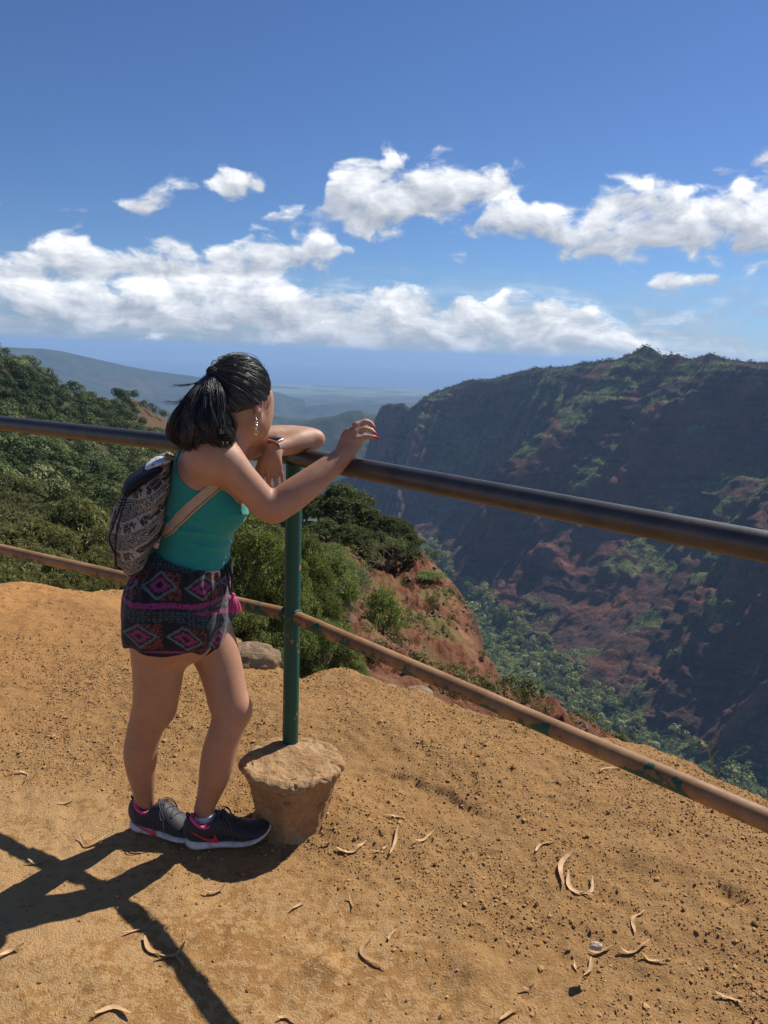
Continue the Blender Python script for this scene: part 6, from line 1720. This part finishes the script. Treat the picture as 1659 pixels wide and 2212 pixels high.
# -- the forest further off: one mass
def crowns(pos, h, rad, nq, r, tintr=(0, 1), size=.42, lobes=5):
    N = len(pos); nl = lobes
    off = nrm(r.normal(size=(N, nl, 3))) * np.array([.55, .55, .30]) * r.uniform(.3, 1, (N, nl, 1)); lr = r.uniform(.40, .62, (N, nl))
    i = r.integers(0, nl, (N, nq)); d = nrm(r.normal(size=(N, nq, 3)) + np.array([0, 0, .35]))
    c = np.take_along_axis(off, i[..., None].repeat(3, 2), 1) + d * np.take_along_axis(lr, i, 1)[..., None]
    c = c * rad[:, None, None] * np.array([1, 1, .85]); c[..., 2] += (h * .62)[:, None]; c = c + pos[:, None]
    v, f = quads(c.reshape(-1, 3), nrm(d.reshape(-1, 3) + r.normal(size=(N * nq, 3)) * .26), (np.repeat(rad, nq) * size * r.uniform(.6, 1.3, N * nq)), .75, r)
    t_ = np.clip(np.repeat(r.uniform(*tintr, N), nq) * .7 + r.uniform(0, .35, N * nq), 0, 1)
    return v, f, np.repeat(t_, 4)
def mass(name, v, f, t_, mat):
    return tag(mesh_obj(name, v, f, mat, smooth=False, colors={'tint': np.repeat(t_[:, None], 3, 1)}), kind='stuff')
r = np.random.default_rng(41); N = 2300
d = np.sqrt(r.uniform(105 ** 2, 500 ** 2, N)); d[:500] = r.uniform(100, 200, 500); az = r.uniform(RAD(-36), RAD(-7.5), N)
rd = np.interp(az, [-.75, -.50, -.40, -.33, -.27, -.2, -.12, -.05], [400, 415, 440, 455, 468, 475, 450, 380])
bare = (az > AZ(285, 880) + .02 * (r.uniform(size=N) - .5)) & (d > 372)
k = (d < rd + 18) & ~(bare & (r.uniform(size=N) < .93)); d, az = d[k], az[k]
pos = np.stack([np.sin(az) * d, np.cos(az) * d, near_z(az, d)], 1); h = htree(d) * r.uniform(.55, 1.2, len(d)); 
patch = fbm(pos[:, 0] / 45, pos[:, 1] / 45, None, 3, 71)
v, f, t_ = crowns(pos, h, h * r.uniform(.42, .66, len(d)), 380, r, (0, 1), .15, 3)
t_ = np.clip(t_ * .75 + np.repeat(np.repeat((patch - .45) * 1.3 - .18 * sstep(200, 330, d), 380), 4), 0, 1)
mass('forest', v, f, t_, leafmat('forest_leaves', (.032, .048, .016), (.110, .132, .042), (.26, .25, .10), .15))

# -- scrub on the canyon, trees along its floor and rim
r = np.random.default_rng(51)
Wf = WV.reshape(-1, 3); Vf_ = veg.reshape(-1); Tf = np.broadcast_to(T, zz.shape).reshape(-1); Nz = WN[..., 2].reshape(-1)
def pick(mask, n): i = np.flatnonzero(mask); return Wf[r.choice(i, min(n, len(i)), replace=False)] + r.normal(size=(min(n, len(i)), 3)) * np.array([2, 2, 0])
scr = leafmat('scrub_leaves', (.028, .042, .016), (.085, .105, .036), (.18, .20, .075), .15)
p = pick((Tf > .0) & (Tf < .97) & (Vf_ > .45), 8000); h = np.exp(r.normal(1.35, .35, len(p)))
v, f, t_ = crowns(p, h, h * .62, 22, r, (0, 1), .42, 3); mass('canyon_scrub', v, f, t_, scr)
p = pick((Tf > -.02) & (Tf < .03), 2200); h = r.uniform(2.5, 7.5, len(p)); p[:, 2] -= .8
v, f, t_ = crowns(p, h, h * .62, 30, r, (0, .7), .34, 4); mass('rim_trees', v, f, t_, scr)
fl = leafmat('valley_leaves', (.10, .14, .030), (.30, .345, .080), (.56, .57, .28), .22)
p = np.vstack([pick((Tf > .985) & (Tf < 1.75), 6500), pick((Tf > .90) & (Tf < .99), 2200)]); p = p[fbm(p[:, 0] / 70, p[:, 1] / 70, None, 3, 5) > .36]; h = np.exp(r.normal(2.0, .38, len(p)))
v, f, t_ = crowns(p, h, h * .70, 70, r, (0, 1), .34, 5); mass('valley_forest', v, f, t_, fl)

# -- tufts, pebbles and low scrub on the red spur
r = np.random.default_rng(61); N = 5000
d = np.exp(r.uniform(math.log(9), math.log(62), N)); az = r.uniform(-.05, .42, N); k = (az * d < CRX(d) * d + 3) & (fbm(az * 60, d * .5, None, 3, 8) > .50); d, az = d[k], az[k]
pos = np.stack([np.sin(az) * d, np.cos(az) * d, near_z(az, d)], 1)
n1_ = len(pos) // 3
q_ = pos[n1_:]; q_ = q_[np.hypot(q_[:, 0], q_[:, 1]) > 18]; v, f = rocks(q_, np.exp(r.normal(-2.3, .5, len(q_))).clip(.03, .4), 9)
t = NT('slope_stone'); t.set(color=t.mix(t.noise(t.geo('Position'), 3, 4), (.07, .035, .026), (.20, .10, .065)), rough=.95); tag(mesh_obj('slope_stones', v, f, t.m, smooth=False), kind='stuff')
p = pos[:n1_]; h = np.exp(r.normal(-.8, .4, len(p)))
p = p[np.hypot(p[:, 0], p[:, 1]) > 17]; h = np.exp(r.normal(-1.0, .35, len(p)))
v, f, t_ = crowns(p, h, h * .7, 90, r, (0, 1), .20, 4); mass('slope_scrub', v, f, t_, LM_OLIVE)
